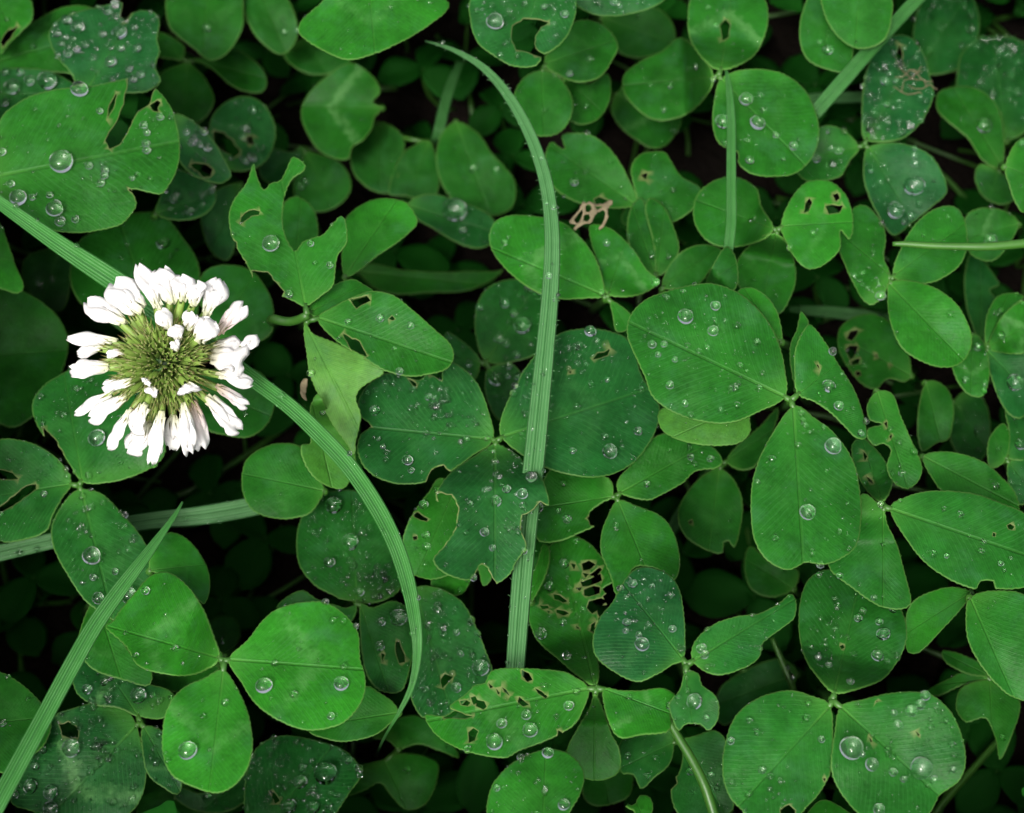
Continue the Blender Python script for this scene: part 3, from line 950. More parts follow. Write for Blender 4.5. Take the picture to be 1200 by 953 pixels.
lf(4.5, 'dark ragged drop-dotted leaf below the bright chevron lobe', [D('790,870 785,895 768,910 752,924 742,908 728,905 725,882 730,866 758,858 785,854'),
  D('797,868 815,862 838,856 852,872 848,900 860,945 835,962 800,958 788,940 787,918 796,905 800,885', h=['783,898 792,904 793,918 782,928 770,922 772,905'])], node=(793,868), x=.4, d=3)
lf(7.0, 'tiny torn leaf scrap with a pale broken tip', [D('760,975 740,965 744,952 733,945 735,942 743,943 750,932 760,933 765,942 764,955')], y=.7, d=.4)
lf(3.1, 'dim leaf under the slit-riddled leaf and the serrated leaf', [D('700,866 735,880 742,910 735,935 700,945 684,935 680,905 668,885')], y=.4, d=.5)
lf(2.8, 'dark wet leaf between the gnawed lobe and the big wet trefoil', [D('935,790 915,822 880,830 850,850 838,835 845,805 880,782 915,772')], x=.4, d=3)
# --- top centre
lf(8.2, 'eaten pale-edged leaf with a round bead beside a wide bite', [
  D('640,-35 670,-12 675,12 668,36 655,53 638,63 628,58 634,68 625,78 600,77 580,66 560,50 551,25 553,-5 590,-30',
    h=['600,30 614,22 628,22 644,26 634,31 627,42 627,57 640,68 632,66 618,62 605,58 600,48'], t=(600,80))], x=.55, y=.55, d=4, node=(640,-35))
lf(5.8, 'smooth round leaflets beneath the eaten pale-edged leaf', [
  D('638,75 646,52 664,30 688,23 712,33 724,53 719,68 702,91 676,96 655,88'),
  D('635,82 614,91 602,112 605,138 616,155 640,160 660,152 671,131 669,110 655,91'),
  D('662,92 690,98 712,86 716,112 703,138 678,146 660,130', lv=5.0)], node=(637,79), y=.45, d=.8)
lf(7.0, 'rain-dotted dark leaf dipping beside the eaten pale-edged leaf', [D('720,-40 762,-22 782,-6 770,6 741,16 708,19 684,12 664,-6 680,-26')], x=.6, d=6)
lf(3.0, 'dim round leaf under the rain-dotted dipping leaf', [D('705,20 735,12 765,8 785,22 792,45 780,60 748,68 722,58')], y=.3, d=.4)
lf(7.0, 'bright shiny leaf with white blurred drops behind the thin upright blade', [
  D('845,92 838,112 835,145 843,168 864,178 866,192 882,204 905,207 932,203 953,183 960,152 950,116 930,93 902,82 868,82', t=(930,180), d=1.2),
  D('845,82 824,69 809,46 806,20 812,-5 845,-25 885,-15 900,10 896,42 880,68', c=.7, lv=6.2, h=['844,30 850,22 856,28 854,44 846,48']),
  D('836,90 822,66 798,44 775,60 750,72 730,90 735,115 765,140 800,136 825,116', lv=4.6, d=2)], node=(842,88), y=.5, d=1)
lf(3.4, 'bowl-shaped dark leaf beside the leaf with white blurred drops', [D('722,110 745,86 770,88 792,108 800,138 785,166 765,174 740,160 728,150 716,130', c=.4)], y=.3, d=1.2)
lf(5.0, 'crumpled leaf with a notch near the dry brown scrap', [
  D('745,240 735,206 716,176 692,158 665,156 658,160 662,174 655,172 646,166 639,182 642,210 662,230 695,242', h=['696,234 703,230 711,233 716,238 706,240 698,239']),
  D('752,246 742,215 740,195 752,180 778,178 786,188 798,206 822,222 812,245 785,262 765,262', h=['752,205 759,202 757,212'])], node=(748,244), y=.45, d=2.5)
lf(6.6, 'bright leaf with pale crescents behind the arching blade', [
  D('708,346 690,349 655,350 625,340 598,320 579,298 573,278 580,260 600,252 640,255 665,264 690,290 703,316', t=(575,290), c=.8),
  D('713,345 703,316 692,282 691,264 706,264 722,272 742,292 758,316 772,330 750,345', c=.8, lv=6.3),
  D('716,352 735,364 744,378 732,388 722,388 718,370')], node=(711,349), y=.7, d=1.3)
lf(5.2, 'narrow folded leaf with drops along its crease', [
  D('768,322 748,308 736,282 736,255 742,238 752,232 760,252 766,280', fd=.4),
  D('770,322 766,285 756,245 762,232 778,242 790,268 796,292 786,312')], node=(769,324), y=.4, d=4)
lf(5.2, 'cup-folded dark leaf touching the largest trefoil', [
  D('776,336 786,308 808,290 832,287 848,296 836,312 818,334 800,338', rl=-.5),
  D('828,334 836,310 850,289 860,296 865,315 864,334 852,344', lv=7.8, rl=.3)], node=(776,338), y=.35, d=.4)
lf(7.0, 'bright leaf with small holes beside the thin upright blade', [
  D('915,265 924,238 944,214 972,212 992,230 1000,258 996,280 985,270 984,292 965,311 946,315 930,300 920,281',
    h=['944,238 949,232 952,237 948,248 942,250', '976,228 982,226 985,232 980,236', '968,242 975,240 988,240 984,250 972,251'], y=.85, c=.2),
  D('910,274 925,290 933,320 928,345 913,368 895,352 870,342 862,312 878,288 897,276', lv=5.6),
  D('906,268 886,284 850,290 826,280 813,257 816,230 836,212 862,207 886,220 892,242', lv=6.0)], node=(911,269), y=.5, d=.7)
# --- right
lf(9.0, 'largest trefoil, its lobes smooth with scattered beads', [
  D('920,465 920,432 912,400 896,371 870,346 840,333 815,333 785,340 755,352 738,371 735,392 741,410 755,440 765,465 785,481 810,491 840,496 865,493 890,482', t=(742,380), d=2.5, fd=.12),
  D('930,476 955,490 980,510 1001,543 1009,585 1009,615 1003,640 987,654 965,662 945,659 925,668 905,661 891,647 882,624 880,580 886,548 902,513', t=(942,668), fd=.14, d=1.8),
  D('935,462 931,440 932,410 943,385 950,380 966,399 985,430 1001,456 1013,490 1016,512 1004,513 990,500 973,483 955,471', t=(990,420), rl=-.25, d=2, h=['957,428 960,426 961,434'])],
  node=(927,468), y=.55, x=.1, c=.1)
lf(7.6, 'pale green underside curling out beneath the largest trefoil', [
  D('870,475 880,500 876,512 860,521 827,522 797,516 776,504 772,482 800,470', un=.55, fd=.0, cu=.6)], y=.9, d=.2)
lf(8.4, 'young bright leaf edge behind the largest trefoil', [D('915,400 886,380 862,350 868,338 884,338 902,351 913,372', y=.9)], d=.2)
lf(7.8, 'slim leaf with curled tip behind the narrow lobe of the largest trefoil', [D('934,455 927,430 926,405 934,385 938,365 944,370 948,380 940,400')], y=.7, d=.1)
lf(6.6, 'three-part leaf crossed by the short pale stem', [
  D('1043,322 1036,302 1038,276 1030,256 1015,241 1001,243 986,265 983,290 990,310 1000,332 1010,350 1022,357 1036,345', rl=-.2, lv=6.4, d=3),
  D('1047,323 1055,292 1073,262 1095,245 1118,242 1130,256 1134,285 1125,310 1100,328 1070,333'),
  D('1042,332 1060,328 1090,335 1115,350 1130,370 1139,395 1135,415 1122,428 1100,430 1075,421 1055,405 1043,376 1040,350', y=.7, lv=7.6, d=.5)],
  node=(1044,327), y=.5, d=1)
lf(5.0, 'leaf under the thick end of the short pale stem', [D('1194,262 1180,248 1155,243 1135,250 1128,270 1138,298 1162,306 1180,290', c=.5)], y=.5, d=.8)
lf(5.2, 'blue-green leaf holding one large oval drop, debris-strewn leaflet above', [
  D('1018,172 1050,167 1085,178 1102,198 1110,224 1095,240 1068,262 1047,276 1028,250 1014,218 1012,192', t=(1070,262)),
  D('1015,164 1010,140 1012,100 1020,70 1038,45 1064,42 1082,62 1090,90 1094,112 1080,142 1055,163', d=12, h=['1050,70 1054,52 1058,60 1056,78']),
  D('1007,172 986,151 962,148 942,166 932,196 945,212 966,212 985,206 996,188', x=.2)], node=(1013,169), x=.85, d=4)
lf(6.3, 'dull leaf overlapped by a brighter round leaf', [D('985,-25 1000,30 1000,60 994,84 965,80 945,68 937,45 940,15 955,-15')], y=.4, d=1)
lf(7.0, 'round leaf overlapping the dull leaf beside the dark slanting blade', [D('1010,-45 1035,-25 1046,0 1042,35 1030,52 1006,57 985,46 968,22 962,-12 980,-35')], y=.45, d=.6)
lf(4.2, 'curved smooth leaf partly covering the soaked glittering leaf', [
  D('1174,195 1152,188 1134,162 1100,132 1098,112 1110,103 1140,102 1166,120 1176,152'),
  D('1170,200 1150,192 1142,205 1150,228 1172,240 1190,232 1184,212', d=3)], node=(1173,197), y=.4, d=.8)
lf(7.0, 'light green leaf overlapping the curved smooth leaf', [D('1178,195 1188,170 1205,160 1225,175 1225,235 1202,250 1190,238 1182,215')], y=.6, d=1.5)
lf(3.2, 'soaked dark leaf glittering with drops under the curved smooth leaf', [D('1180,165 1150,150 1122,128 1122,85 1130,58 1160,42 1200,50 1222,90 1215,140')], x=.6, d=9)
lf(3.0, 'soaked shaded leaf beside the soaked glittering leaf', [D('1075,85 1070,40 1078,5 1100,-20 1135,-10 1148,25 1140,60 1120,82')], x=.6, d=8)
lf(4.0, 'narrow blue-green leaf with a nibbled side', [D('1150,400 1134,365 1130,330 1136,300 1150,302 1162,318 1171,333 1160,340 1168,352 1166,378')], x=.5, d=.6)
lf(5.6, 'chevron-marked four-lobed leaf beside the nibbled narrow leaf', [
  D('1157,404 1155,376 1166,350 1184,343 1200,348 1180,366', d=3),
  D('1158,406 1172,374 1198,353 1222,365 1222,405 1200,414 1175,414', c=.7, y=.7, lv=6.2),
  D('1156,410 1185,412 1212,416 1222,450 1200,488 1182,485 1166,455', x=.7),
  D('1140,390 1154,404 1160,436 1152,464 1132,460 1116,432 1120,405', c=.5, d=3, lv=6.1)], node=(1157,407), y=.5, d=1)
lf(4.2, 'perforated dark leaf with a row of slits by the largest trefoil', [
  D('1068,440 1060,447 1040,444 1026,456 1008,448 990,425 982,405 984,385 1000,372 1025,368 1048,382 1064,412',
    h=['992,396 996,388 1005,386 1004,392 998,400', '992,412 996,404 1005,405 1003,414 996,422', '996,424 1004,420 1009,420 1006,427 999,428', '1003,436 1008,434 1009,440 1004,441', '1025,416 1028,414 1028,421', '1041,428 1044,426 1045,429'], t=(985,395))], y=.4, d=3)
lf(6.9, 'twisted bright leaf with a lobed outline by the largest trefoil', [
  D('1028,458 1046,462 1056,488 1070,520 1081,548 1076,564 1064,573 1048,566 1039,548 1044,528 1036,520 1024,522 1016,512 1018,502 1034,497 1020,492 1016,476', wv=.06, h=['1036,496 1040,494 1040,502','1042,511 1046,509 1044,515'])], y=.6, d=2)
lf(8.0, 'wide leaf with a notched end and pinholes', [
  D('1043,596 1065,581 1095,575 1140,578 1175,590 1205,605 1225,640 1210,684 1168,690 1164,681 1150,681 1143,690 1115,680 1085,660 1063,633', h=['1180,616 1184,613 1189,617 1186,621 1182,620','1164,624 1167,625 1166,629 1163,628'], t=(1215,655), fd=.15),
  D('1035,597 1040,615 1052,640 1060,670 1068,705 1056,714 1030,710 1000,690 972,666 975,640 1000,600 1012,578', lv=7.4, y=.5, t=(1035,715), d=1.5),
  D('1033,588 1014,572 1001,546 998,522 1010,512 1020,520 1030,530 1040,545 1046,566', lv=6.7, h=['1012,528 1016,534 1013,540', '1014,558 1022,562 1024,567 1018,564'])], node=(1036,593), y=.5, x=.2, d=.8)
lf(6.2, 'smooth leaf behind the wide notched-end leaf', [D('1082,535 1110,529 1150,540 1175,560 1192,582 1190,606 1150,590 1110,580 1092,560')], y=.55, d=.6)
lf(4.6, 'dark upright leaf by the gap beside the twisted leaf', [D('1085,448 1108,453 1118,478 1112,514 1098,519 1080,528 1075,492')], y=.35, d=.4)
lf(3.0, 'shaded wet leaf glinting behind the dark upright leaf', [D('1118,470 1140,455 1158,480 1160,520 1148,540 1122,532 1112,505')], x=.3, d=8)
lf(5.4, 'small leaf trio beside a bright single drop', [
  D('1178,540 1160,548 1157,525 1162,508 1176,496 1184,512'),
  D('1180,536 1182,505 1178,480 1190,474 1215,490 1215,534', x=.4),
  D('1182,541 1212,540 1215,575 1196,592 1184,575', x=.4, d=4)], node=(1179,538), y=.4, d=2)
lf(8.2, 'big wet trefoil with many round drops', [
  D('978,812 960,795 943,770 936,740 938,702 950,676 975,667 1010,680 1040,695 1058,718 1063,745 1055,770 1035,795 1005,807', t=(1010,668), lv=7.2, h=['984,757 988,755 990,759 986,761']),
  D('973,827 950,815 925,809 895,815 870,830 856,850 847,885 848,915 857,937 872,952 888,975 925,975 942,950 960,930 973,905 976,870', t=(865,945), d=1.6, h=['912,975 915,948 924,942 932,950 934,975','964,912 968,911 967,916']),
  D('985,828 1010,820 1045,812 1085,812 1110,829 1125,855 1132,890 1124,915 1101,932 1098,938 1085,957 1040,972 1010,957 986,930 974,900 978,860', t=(1115,945), d=2.2,
    h=['1017,862 1022,868 1020,870','1072,857 1078,861 1076,863','1026,822 1030,820 1027,823'])], node=(976,820), y=.5, x=.2, d=2)
lf(6.3, 'fresh light leaf wedge under the wide notched-end leaf', [D('1138,694 1112,688 1080,698 1064,714 1060,745 1064,764 1078,764 1104,738 1126,714', rl=.3)], y=.85, d=.3)
lf(7.2, 'plain bright leaf beside the wide notched-end leaf', [D('1137,700 1165,692 1205,700 1228,750 1215,820 1190,818 1172,806 1150,780 1135,752 1132,722', t=(1190,820))], y=.65, x=.2, d=.5)
lf(4.4, 'shaded toothed leaf under the plain bright leaf', [
  D('1160,796 1182,806 1196,826 1186,862 1172,890 1167,868 1155,842 1132,846 1120,828 1128,805'),
  D('1158,795 1130,802 1098,816 1086,810 1110,796 1140,784', sl=-.2),
  D('1160,792 1135,790 1108,776 1105,762 1130,768 1155,780')], node=(1160,794), y=.55, d=.5)
lf(6.0, 'small leaf between two lobes of the big wet trefoil', [D('965,990 942,965 955,942 968,937 985,945 1000,958 1000,985')], y=.5, d=.6)
lf(3.4, 'dark leaf in the cleft under the big wet trefoil', [D('930,690 905,700 880,690 872,660 880,640 905,660 935,668')], y=.35, d=.4)
lf(3.6, 'shaded leaf under the thin upright blade and the bright shiny leaf', [D('800,250 760,262 730,262 735,242 770,236 810,215 830,240')], y=.35, d=1)

# --- grass and stems: x, y, width, height offset in mm (upper end first)
bl(7.6, 'long pale ribbed blade arching over the eaten dark leaf', [
  (498,48,1.5,-3),(530,58,5,-1.5),(566,79,9,0),(596,113,12,1),(622,160,14,2),(640,215,16,2.4),(647,275,18,2.4),(645,340,20,2),(639,410,22,1.6),(632,480,24,1),(626,540,25,.4),(617,620,25,-.5),(610,700,24,-2.5),(603,795,22,-5)], pale=.75, y=.6, hairs=90, fold=.22, dens=1)
bl(8.5, 'long folded blade running under the flower and curving down', [
  (-22,222,14,0),(20,252,17,0),(70,287,21,0),(120,320,25,-.4),(165,350,26,-.8),(215,388,24,-.8),(262,420,21,-.4),(300,447,19,0),(340,477,19,.4),(378,513,20,.6),(410,548,20,.6),(440,592,20,.4),(462,635,19,0),(477,680,18,-1),(486,725,15,-2),(489,765,11,-4),(482,805,7,-6),(466,838,4,-8)], y=.95, pale=.12, fold=.55, dens=.4)
bl(4.6, 'pale double-ribbed grass strip lying behind the slit leaf and round leaf', [
  (320,588,22,0),(280,597,23,.3),(230,605,22,.4),(180,610,20,.3),(120,620,20,0),(60,634,19,-.2),(0,648,20,-.5),(-30,656,20,-1)], y=.35, pale=.8, fold=.35, dens=1.6)
bl(8.6, 'rising grass blade with a sharp tip crossing the drop-bearing leaf', [
  (214,588,1.5,0),(206,602,5,0),(190,625,9,0),(168,655,14,0),(140,692,18,-.5),(110,735,20,-1),(80,788,21,-1.6),(52,840,21,-2),(24,892,22,-2),(-2,940,22,-2),(-20,975,22,-3)], y=.8, pale=.1, fold=.4)
bl(7.5, 'thin upright blade standing before the leaf with white blurred drops', [
  (851,82,2.5,1),(854,100,7,1),(857,140,10,1),(857,180,11,1),(857,220,11.5,.6),(857,260,12,0),(853,297,12,-1.5)], y=.7, pale=.1, fold=.5)
bl(7.9, 'short pale stem with a blunt tip holding a flat drop', [(1046,286,5,0),(1060,286,7,0),(1090,288,8,0),(1125,289,9,0),(1160,289,10,0),(1205,285,11,-.5),(1240,283,11,-2)], name='bare_stem', cat='stem', round_=True)
bl(2.2, 'dark ribbed blade lying over the gap above the perforated leaf', [(925,362,6,0),(950,364,12,0),(985,367,15,0),(1020,372,16,0),(1048,378,16,-1)], y=.4, pale=.1, dens=.5)
bl(6.7, 'dark slanting blade by the soaked debris-strewn leaflet', [(1085,-12,16,0),(1055,20,16,-.5),(1020,58,17,-1),(985,98,18,-2),(955,132,18,-4)], y=.35, pale=0)
bl(1.8, 'faded horizontal blade in the shadow behind the shiny leaf', [(940,116,10,0),(965,115,13,0),(1000,114,13,0),(1030,115,12,0)], y=.4, pale=.4)
bl(2.0, 'shadowed blade leaning in the gap beside the small nibbled leaf', [(838,548,12,0),(822,568,14,0),(805,592,15,0),(788,618,15,-1)], y=.35, pale=.3)
bl(5.6, 'smooth curved green stalk rising to the gnawed lobe', [(782,842,8,2),(796,866,10.5,1),(812,893,11.5,0),(826,922,12,-1),(838,960,12,-3)], name='bare_stem', cat='stem', round_=True)
bl(3.6, 'short hairy stalk in the gap above the big wet trefoil', [(905,748,5,2),(915,772,7,1),(925,795,8,0),(934,818,8,-2)], name='bare_stem', cat='stem', round_=True, dens=1)
bl(2.3, 'long shadowed stalk in the gap beside the big wet trefoil', [(1185,850,5,1),(1150,890,8,.5),(1110,935,9,0),(1085,970,9,-1)], name='bare_stem', cat='stem', round_=True)
bl(2.4, 'dim upright blade in the dark hollow below the overhanging leaf', [(540,72,8,0),(530,95,11,0),(522,120,13,-.4),(515,150,13,-1)], y=.3, pale=.1)

# --- drops picked out in the photograph: x, y, radius in pixels
DROPS = '''141,42,9 73,193,14 22,235,10 93,108,10 16,105,9 56,99,11 35,97,6 7,123,5 131,76,7 91,36,8 78,27,6 162,59,5 158,34,4 117,132,4 58,230,4 38,233,4 3,180,5 172,157,4 155,210,3 80,66,5 100,55,4 72,53,3.5 39,56,3.5 76,46,4 219,156,4 235,170,4 207,233,7
579,29,10 552,198,6 580,200,5 338,166,6 347,36,4 638,10,4 662,19,5 668,88,4 719,3,5 726,7,4 817,79,4 873,120,8 886,147,9 846,147,9 877,190,5 908,160,4 929,173,5 673,216,5 785,102,4 778,130,4
1152,151,9 1070,220,12 1072,192,5 1071,183,4 1072,175,3 1046,250,10 1066,253,5 1058,261,4 1036,98,6 1042,88,4 1049,97,4 983,178,5 958,188,5 974,174,4 1193,75,4 1194,110,5 1098,130,5 971,61,6 1039,124,4 1047,128,3 1053,120,3 1020,201,3 1030,151,3
63,247,10 70,261,6 88,258,4.5 191,288,7 48,334,6 62,329,4.5 317,289,10 488,364,7 408,379,4 387,312,4 532,250,14 502,266,6 541,271,5 590,357,6 562,361,4 584,398,6 594,404,5 580,447,8 596,441,4 502,467,4.5 549,428,4 331,466,5 365,287,4 509,467,3
803,374,9.5 838,361,6 835,390,6.5 643,325,4 613,386,10 691,391,7 785,453,5 764,406,5 778,405,4 771,417,3.5 791,423,3.5 711,286,4 768,331,5 803,474,4 711,446,3 603,454,4
970,455,8 981,478,6 945,331,5 1032,349,6 981,330,4 992,339,4 1187,452,10 1146,410,5 1130,446,4 1161,283,7 914,404,4 974,413,5
105,656,11 151,700,10 114,703,7 172,695,5.5 108,678,4 117,516,10 135,671,4 52,581,4 24,650,5 44,645,4
440,483,6 478,543,6.5 482,553,4 392,597,10 412,639,10 386,662,6.5 422,695,6 582,589,7 595,576,5 566,625,5.5 576,643,4 499,641,5 498,628,4.5 495,593,5.5 449,525,3 444,516,3
712,532,9 746,507,5 671,530,4 623,564,7 613,581,6.5 632,598,6 665,611,5 758,569,4 809,537,4 832,539,4 662,663,6 643,690,6 742,687,5.5
974,526,10 944,603,9.5 1056,555,4 984,676,4 1023,701,3.5 1007,509,4 1172,662,3.5 1109,653,3 1195,523,7
221,882,11 164,818,9.5 103,810,6 85,879,10.5 38,922,8.5 62,929,8.5 62,948,9 43,899,5 52,880,4.5 19,932,5 3,850,5 121,802,4.5 154,936,4 242,933,6 206,912,5 261,751,4
310,807,10 400,804,9 388,841,4.5 467,727,10 448,730,5 446,759,5.5 541,767,4 565,785,10 537,807,6 382,912,14 354,920,8 368,949,8 341,948,9 580,872,10 589,850,6 354,902,5 408,893,5 583,925,4 536,742,4
752,757,8.5 748,746,4 734,732,5 733,741,3.5 788,739,4.5 666,773,6 659,731,4.5 634,745,7 816,823,9.5 828,842,4 826,769,5 822,762,6 667,830,6 622,858,9 617,840,6 641,885,7 660,945,7 857,870,4.5 893,903,4.5 783,828,4 736,887,4 759,911,4 808,905,5 834,909,5
994,881,14 1020,897,8 1079,900,13 1029,951,7 1085,817,6 1079,827,6 1068,834,7 1053,850,6 1048,836,4 1035,746,8 1028,770,7 1030,731,4.5 1006,727,5 1038,777,4 1046,717,4 996,802,4.5 963,868,4 1095,913,5 1046,906,5 1058,914,4 1117,902,4 1010,885,3.5'''

# --- the flower: florets as base, tip (zoomed picture of the head), width, height at base and tip in mm, pink
FZ = lambda x, y: (60 + x * 260 / 918.0, 290 + y * 270 / 953.0)
FLORETS = [
 (310,315,150,240,86,1,-1,0),(375,275,262,160,112,3,1,0),(455,265,362,80,58,3,0,0),(505,235,450,92,105,2,0,0),(545,225,545,118,72,3,1.5,0),(590,245,605,142,68,3,2,0),
 (640,290,698,132,84,2,0,0),(685,360,800,238,58,0,-1,.55),(600,375,672,300,98,4.5,3.5,0),(655,430,800,480,150,0,-1,.12),(760,440,860,378,56,-1,-1.5,0),(680,520,832,568,60,1,-.5,.1),
 (680,570,806,660,46,-1,-3,.5),(640,615,770,765,74,1,-1,.05),(590,630,622,828,70,-1,-3,.6),(545,640,578,856,66,2,0,0),(510,690,506,838,74,-1,-3,.05),(460,675,420,893,58,2,-.5,0),
 (415,720,338,842,86,-1,-3,.05),(395,645,345,765,74,3,1.5,0),(335,665,248,828,50,1,-2,0),(325,610,160,708,64,1,-1,0),(265,595,102,686,40,-1,-2.5,0),(345,555,215,578,52,3,1.5,0),
 (240,495,82,515,76,0,-2,0),(275,385,68,378,50,0,-1.5,0),(215,405,105,440,52,-1,-3,0),(485,320,448,258,62,5,4.5,0),(528,368,505,322,52,6,5.5,0),(572,325,578,262,62,4.5,4,0),
 (562,545,575,606,76,6,5.5,0),(420,560,408,610,52,5.5,4.8,0),(515,408,508,386,32,6.8,6.6,0),(398,535,386,562,34,6.2,6,0),(300,410,232,448,34,3,2.4,.1)]
# ------------------------------------------------------------------ stack everything from the bottom up
queue = []
for k, it in enumerate(ITEMS):
    queue.append((it.level, k, it, None))
    if it.kind == 'leaf':
        for l in it.lets:
            if l.lv is not None: queue.append((max(l.lv, it.level - 50), k, it, l))
done = set()
late = []
for lv, k, it, l in sorted(queue, key=lambda q: (q[0], q[1], q[3] is not None)):
    if l is None:
        it.stack(); done.add(id(it))
        for it2, l2 in [q for q in late if q[0] is it]: it2.stack_late(l2)
    elif id(it) in done:
        it.stack_late(l)
    else:
        # a leaflet that hangs lower than its leaf: give it its own drop below the node
        xy, J, I = cells(l.poly)
        u, v = l.uv(xy)
        l.low = level_z(lv) + tiltz(it.node[1])
        TOPl = TOP[J, I].max() if len(J) else 0
        l.hang = max(l.low, float((TOP[J, I] + GAP - l.zrel(xy)).max()))
        TOP[J, I] = np.maximum(TOP[J, I], l.hang + l.zrel(xy))
        l.hung = True
for it in ITEMS:
    if it.kind == 'leaf':
        for l in it.lets:
            if getattr(l, 'hung', False):
                l.lift = min(0.0, l.hang - it.z0)
zs = [(round((it.z0) * 1000, 1), it.level) for it in ITEMS]
print('heights mm', min(zs), max(zs))

for it in ITEMS: it.build()

# ------------------------------------------------------------------ undergrowth: dim leaves down in the gaps
def obovate(nu, w, notch, fold, droop, nv=6):
    vs_, fs_ = [], []
    for i in range(nu + 1):
        t = i / nu
        hw = w * (math.sin(math.pi * min(1, t ** 0.85 * .97 + .015)) ** .62) * (0.55 + .5 * t)
        for j in range(nv + 1):
            s_ = (j / nv * 2 - 1)
            x = t - notch * (t ** 8) * (1 - abs(s_)) - 0.10 * t * t * s_ * s_
            y = hw * s_
            vs_.append((x, y, fold * abs(y) - droop * t * t + .012 * math.sin(t * 9 + s_ * 4)))
    for i in range(nu):
        for j in range(nv):
            a = i * (nv + 1) + j
            fs_.append((a, a + nv + 1, a + nv + 2, a + 1))
    return vs_, fs_
UM = []
ru = random.Random(11)
for k in range(5):
    v_, f_ = obovate(8, ru.uniform(.36, .46), ru.uniform(.02, .08), ru.uniform(.1, .35), ru.uniform(.05, .3))
    me = bpy.data.meshes.new('leaflet')
    me.from_pydata(v_, [], f_)
    me.polygons.foreach_set('use_smooth', [True] * len(me.polygons))
    me.materials.append(M_UNDER)
    n0 = me.polygons[0].normal
    if n0.z < 0: me.flip_normals()
    UM.append(me)
def under_leaf(px, py, z, size, ang, k):
    p = W(px, py, z + TT * (py - PXH / 2) * mpp(.02))
    z = p.z
    root = empty('undergrowth_leaf', (p.x, p.y, 0))
    tag(root, 'dim clover leaf down in the shade beneath the upper leaves', 'clover leaf', 'undergrowth leaves in the shade')
    for i in range(3):
        o = bpy.data.objects.new('leaflet', UM[(k + i) % 5])
        col.objects.link(o); o.parent = root
        o.location = (0, 0, z)
        o.rotation_euler = (ru.uniform(-.3, .3), ru.uniform(-.25, .3), ang + i * 2.09 + ru.uniform(-.2, .2))
        s_ = size * ru.uniform(.85, 1.12)
        o.scale = (s_, s_, s_)
        md = o.modifiers.new('thickness', 'SOLIDIFY'); md.thickness = .012; md.offset = -1
    path = bez(Vector((0, 0, z)), Vector((0, 0, z * .6)), Vector((ru.uniform(-.004, .004), ru.uniform(-.004, .004), z * .3)), Vector((ru.uniform(-.008, .008), ru.uniform(-.008, .008), -.002)), 6)
    tv, tf = tube(path, [.00045] * len(path), 6)
    mesh_obj('stalk', tv, tf, M_STALK, root)
k = 0
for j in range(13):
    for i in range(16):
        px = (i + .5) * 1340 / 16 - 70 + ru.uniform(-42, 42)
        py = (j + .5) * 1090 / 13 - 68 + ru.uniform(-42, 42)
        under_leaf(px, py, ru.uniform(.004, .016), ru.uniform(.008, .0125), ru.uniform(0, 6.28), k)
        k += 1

# thin creeping stems and litter on the soil: nobody could count them
lv_, lf_ = [], []
for q in range(150):
    a = Vector((ru.uniform(-.12, .12), ru.uniform(-.09, .12), ru.uniform(.0005, .003)))
    d = ru.uniform(0, 6.28); L = ru.uniform(.02, .05)
    b = a + Vector((math.cos(d) * L, math.sin(d) * L, ru.uniform(-.001, .004)))
    m1 = (a + b) / 2 + Vector((ru.uniform(-.006, .006), ru.uniform(-.006, .006), ru.uniform(0, .004)))
    pth = bez(a, m1, m1, b, 6)
    v_, f_ = tube(pth, [ru.uniform(.0003, .0006)] * 7, 5)
    n0 = len(lv_); lv_ += v_; lf_ += [tuple(x + n0 for x in f) for f in f_]
tag(mesh_obj('creeping_stems', lv_, lf_, M_STALK), 'tangle of thin creeping stems on the damp soil', kind='stuff')

# clover going on outside the frame
rv, rf = [], []
ro = random.Random(5)
RINGLEAF = obovate(4, .42, .04, .2, .15, 4)
for q in range(5600):
    x, y = ro.uniform(-.20, .20), ro.uniform(-.18, .22)
    z = ro.uniform(.012, .105)
    q_ = proj((x, y, z))
    if -105 < q_[0] < 1305 and -105 < q_[1] < 1058: continue
    a0 = ro.uniform(0, 6.28); sz = ro.uniform(.009, .016)
    for i in range(3):
        v_, f_ = RINGLEAF
        M = Matrix.Translation((x, y, z)) @ Matrix.Rotation(a0 + i * 2.09, 4, 'Z') @ Matrix.Rotation(ro.uniform(-.3, .3), 4, 'Y') @ Matrix.Rotation(ro.uniform(-.3, .3), 4, 'X') @ Matrix.Scale(sz, 4)
        n0 = len(rv)
        rv += [M @ Vector(p) for p in v_]
        rf += [tuple(t + n0 for t in f)[::-1] for f in f_]
    g_ = ray_foot(Vector((x, y, z)))
    v_, f_ = tube([Vector((x, y, z)), (Vector((x, y, z)) + g_) / 2, g_], [.0006] * 3, 4)
    n0 = len(rv); rv += v_; rf += [tuple(t + n0 for t in f) for f in f_]
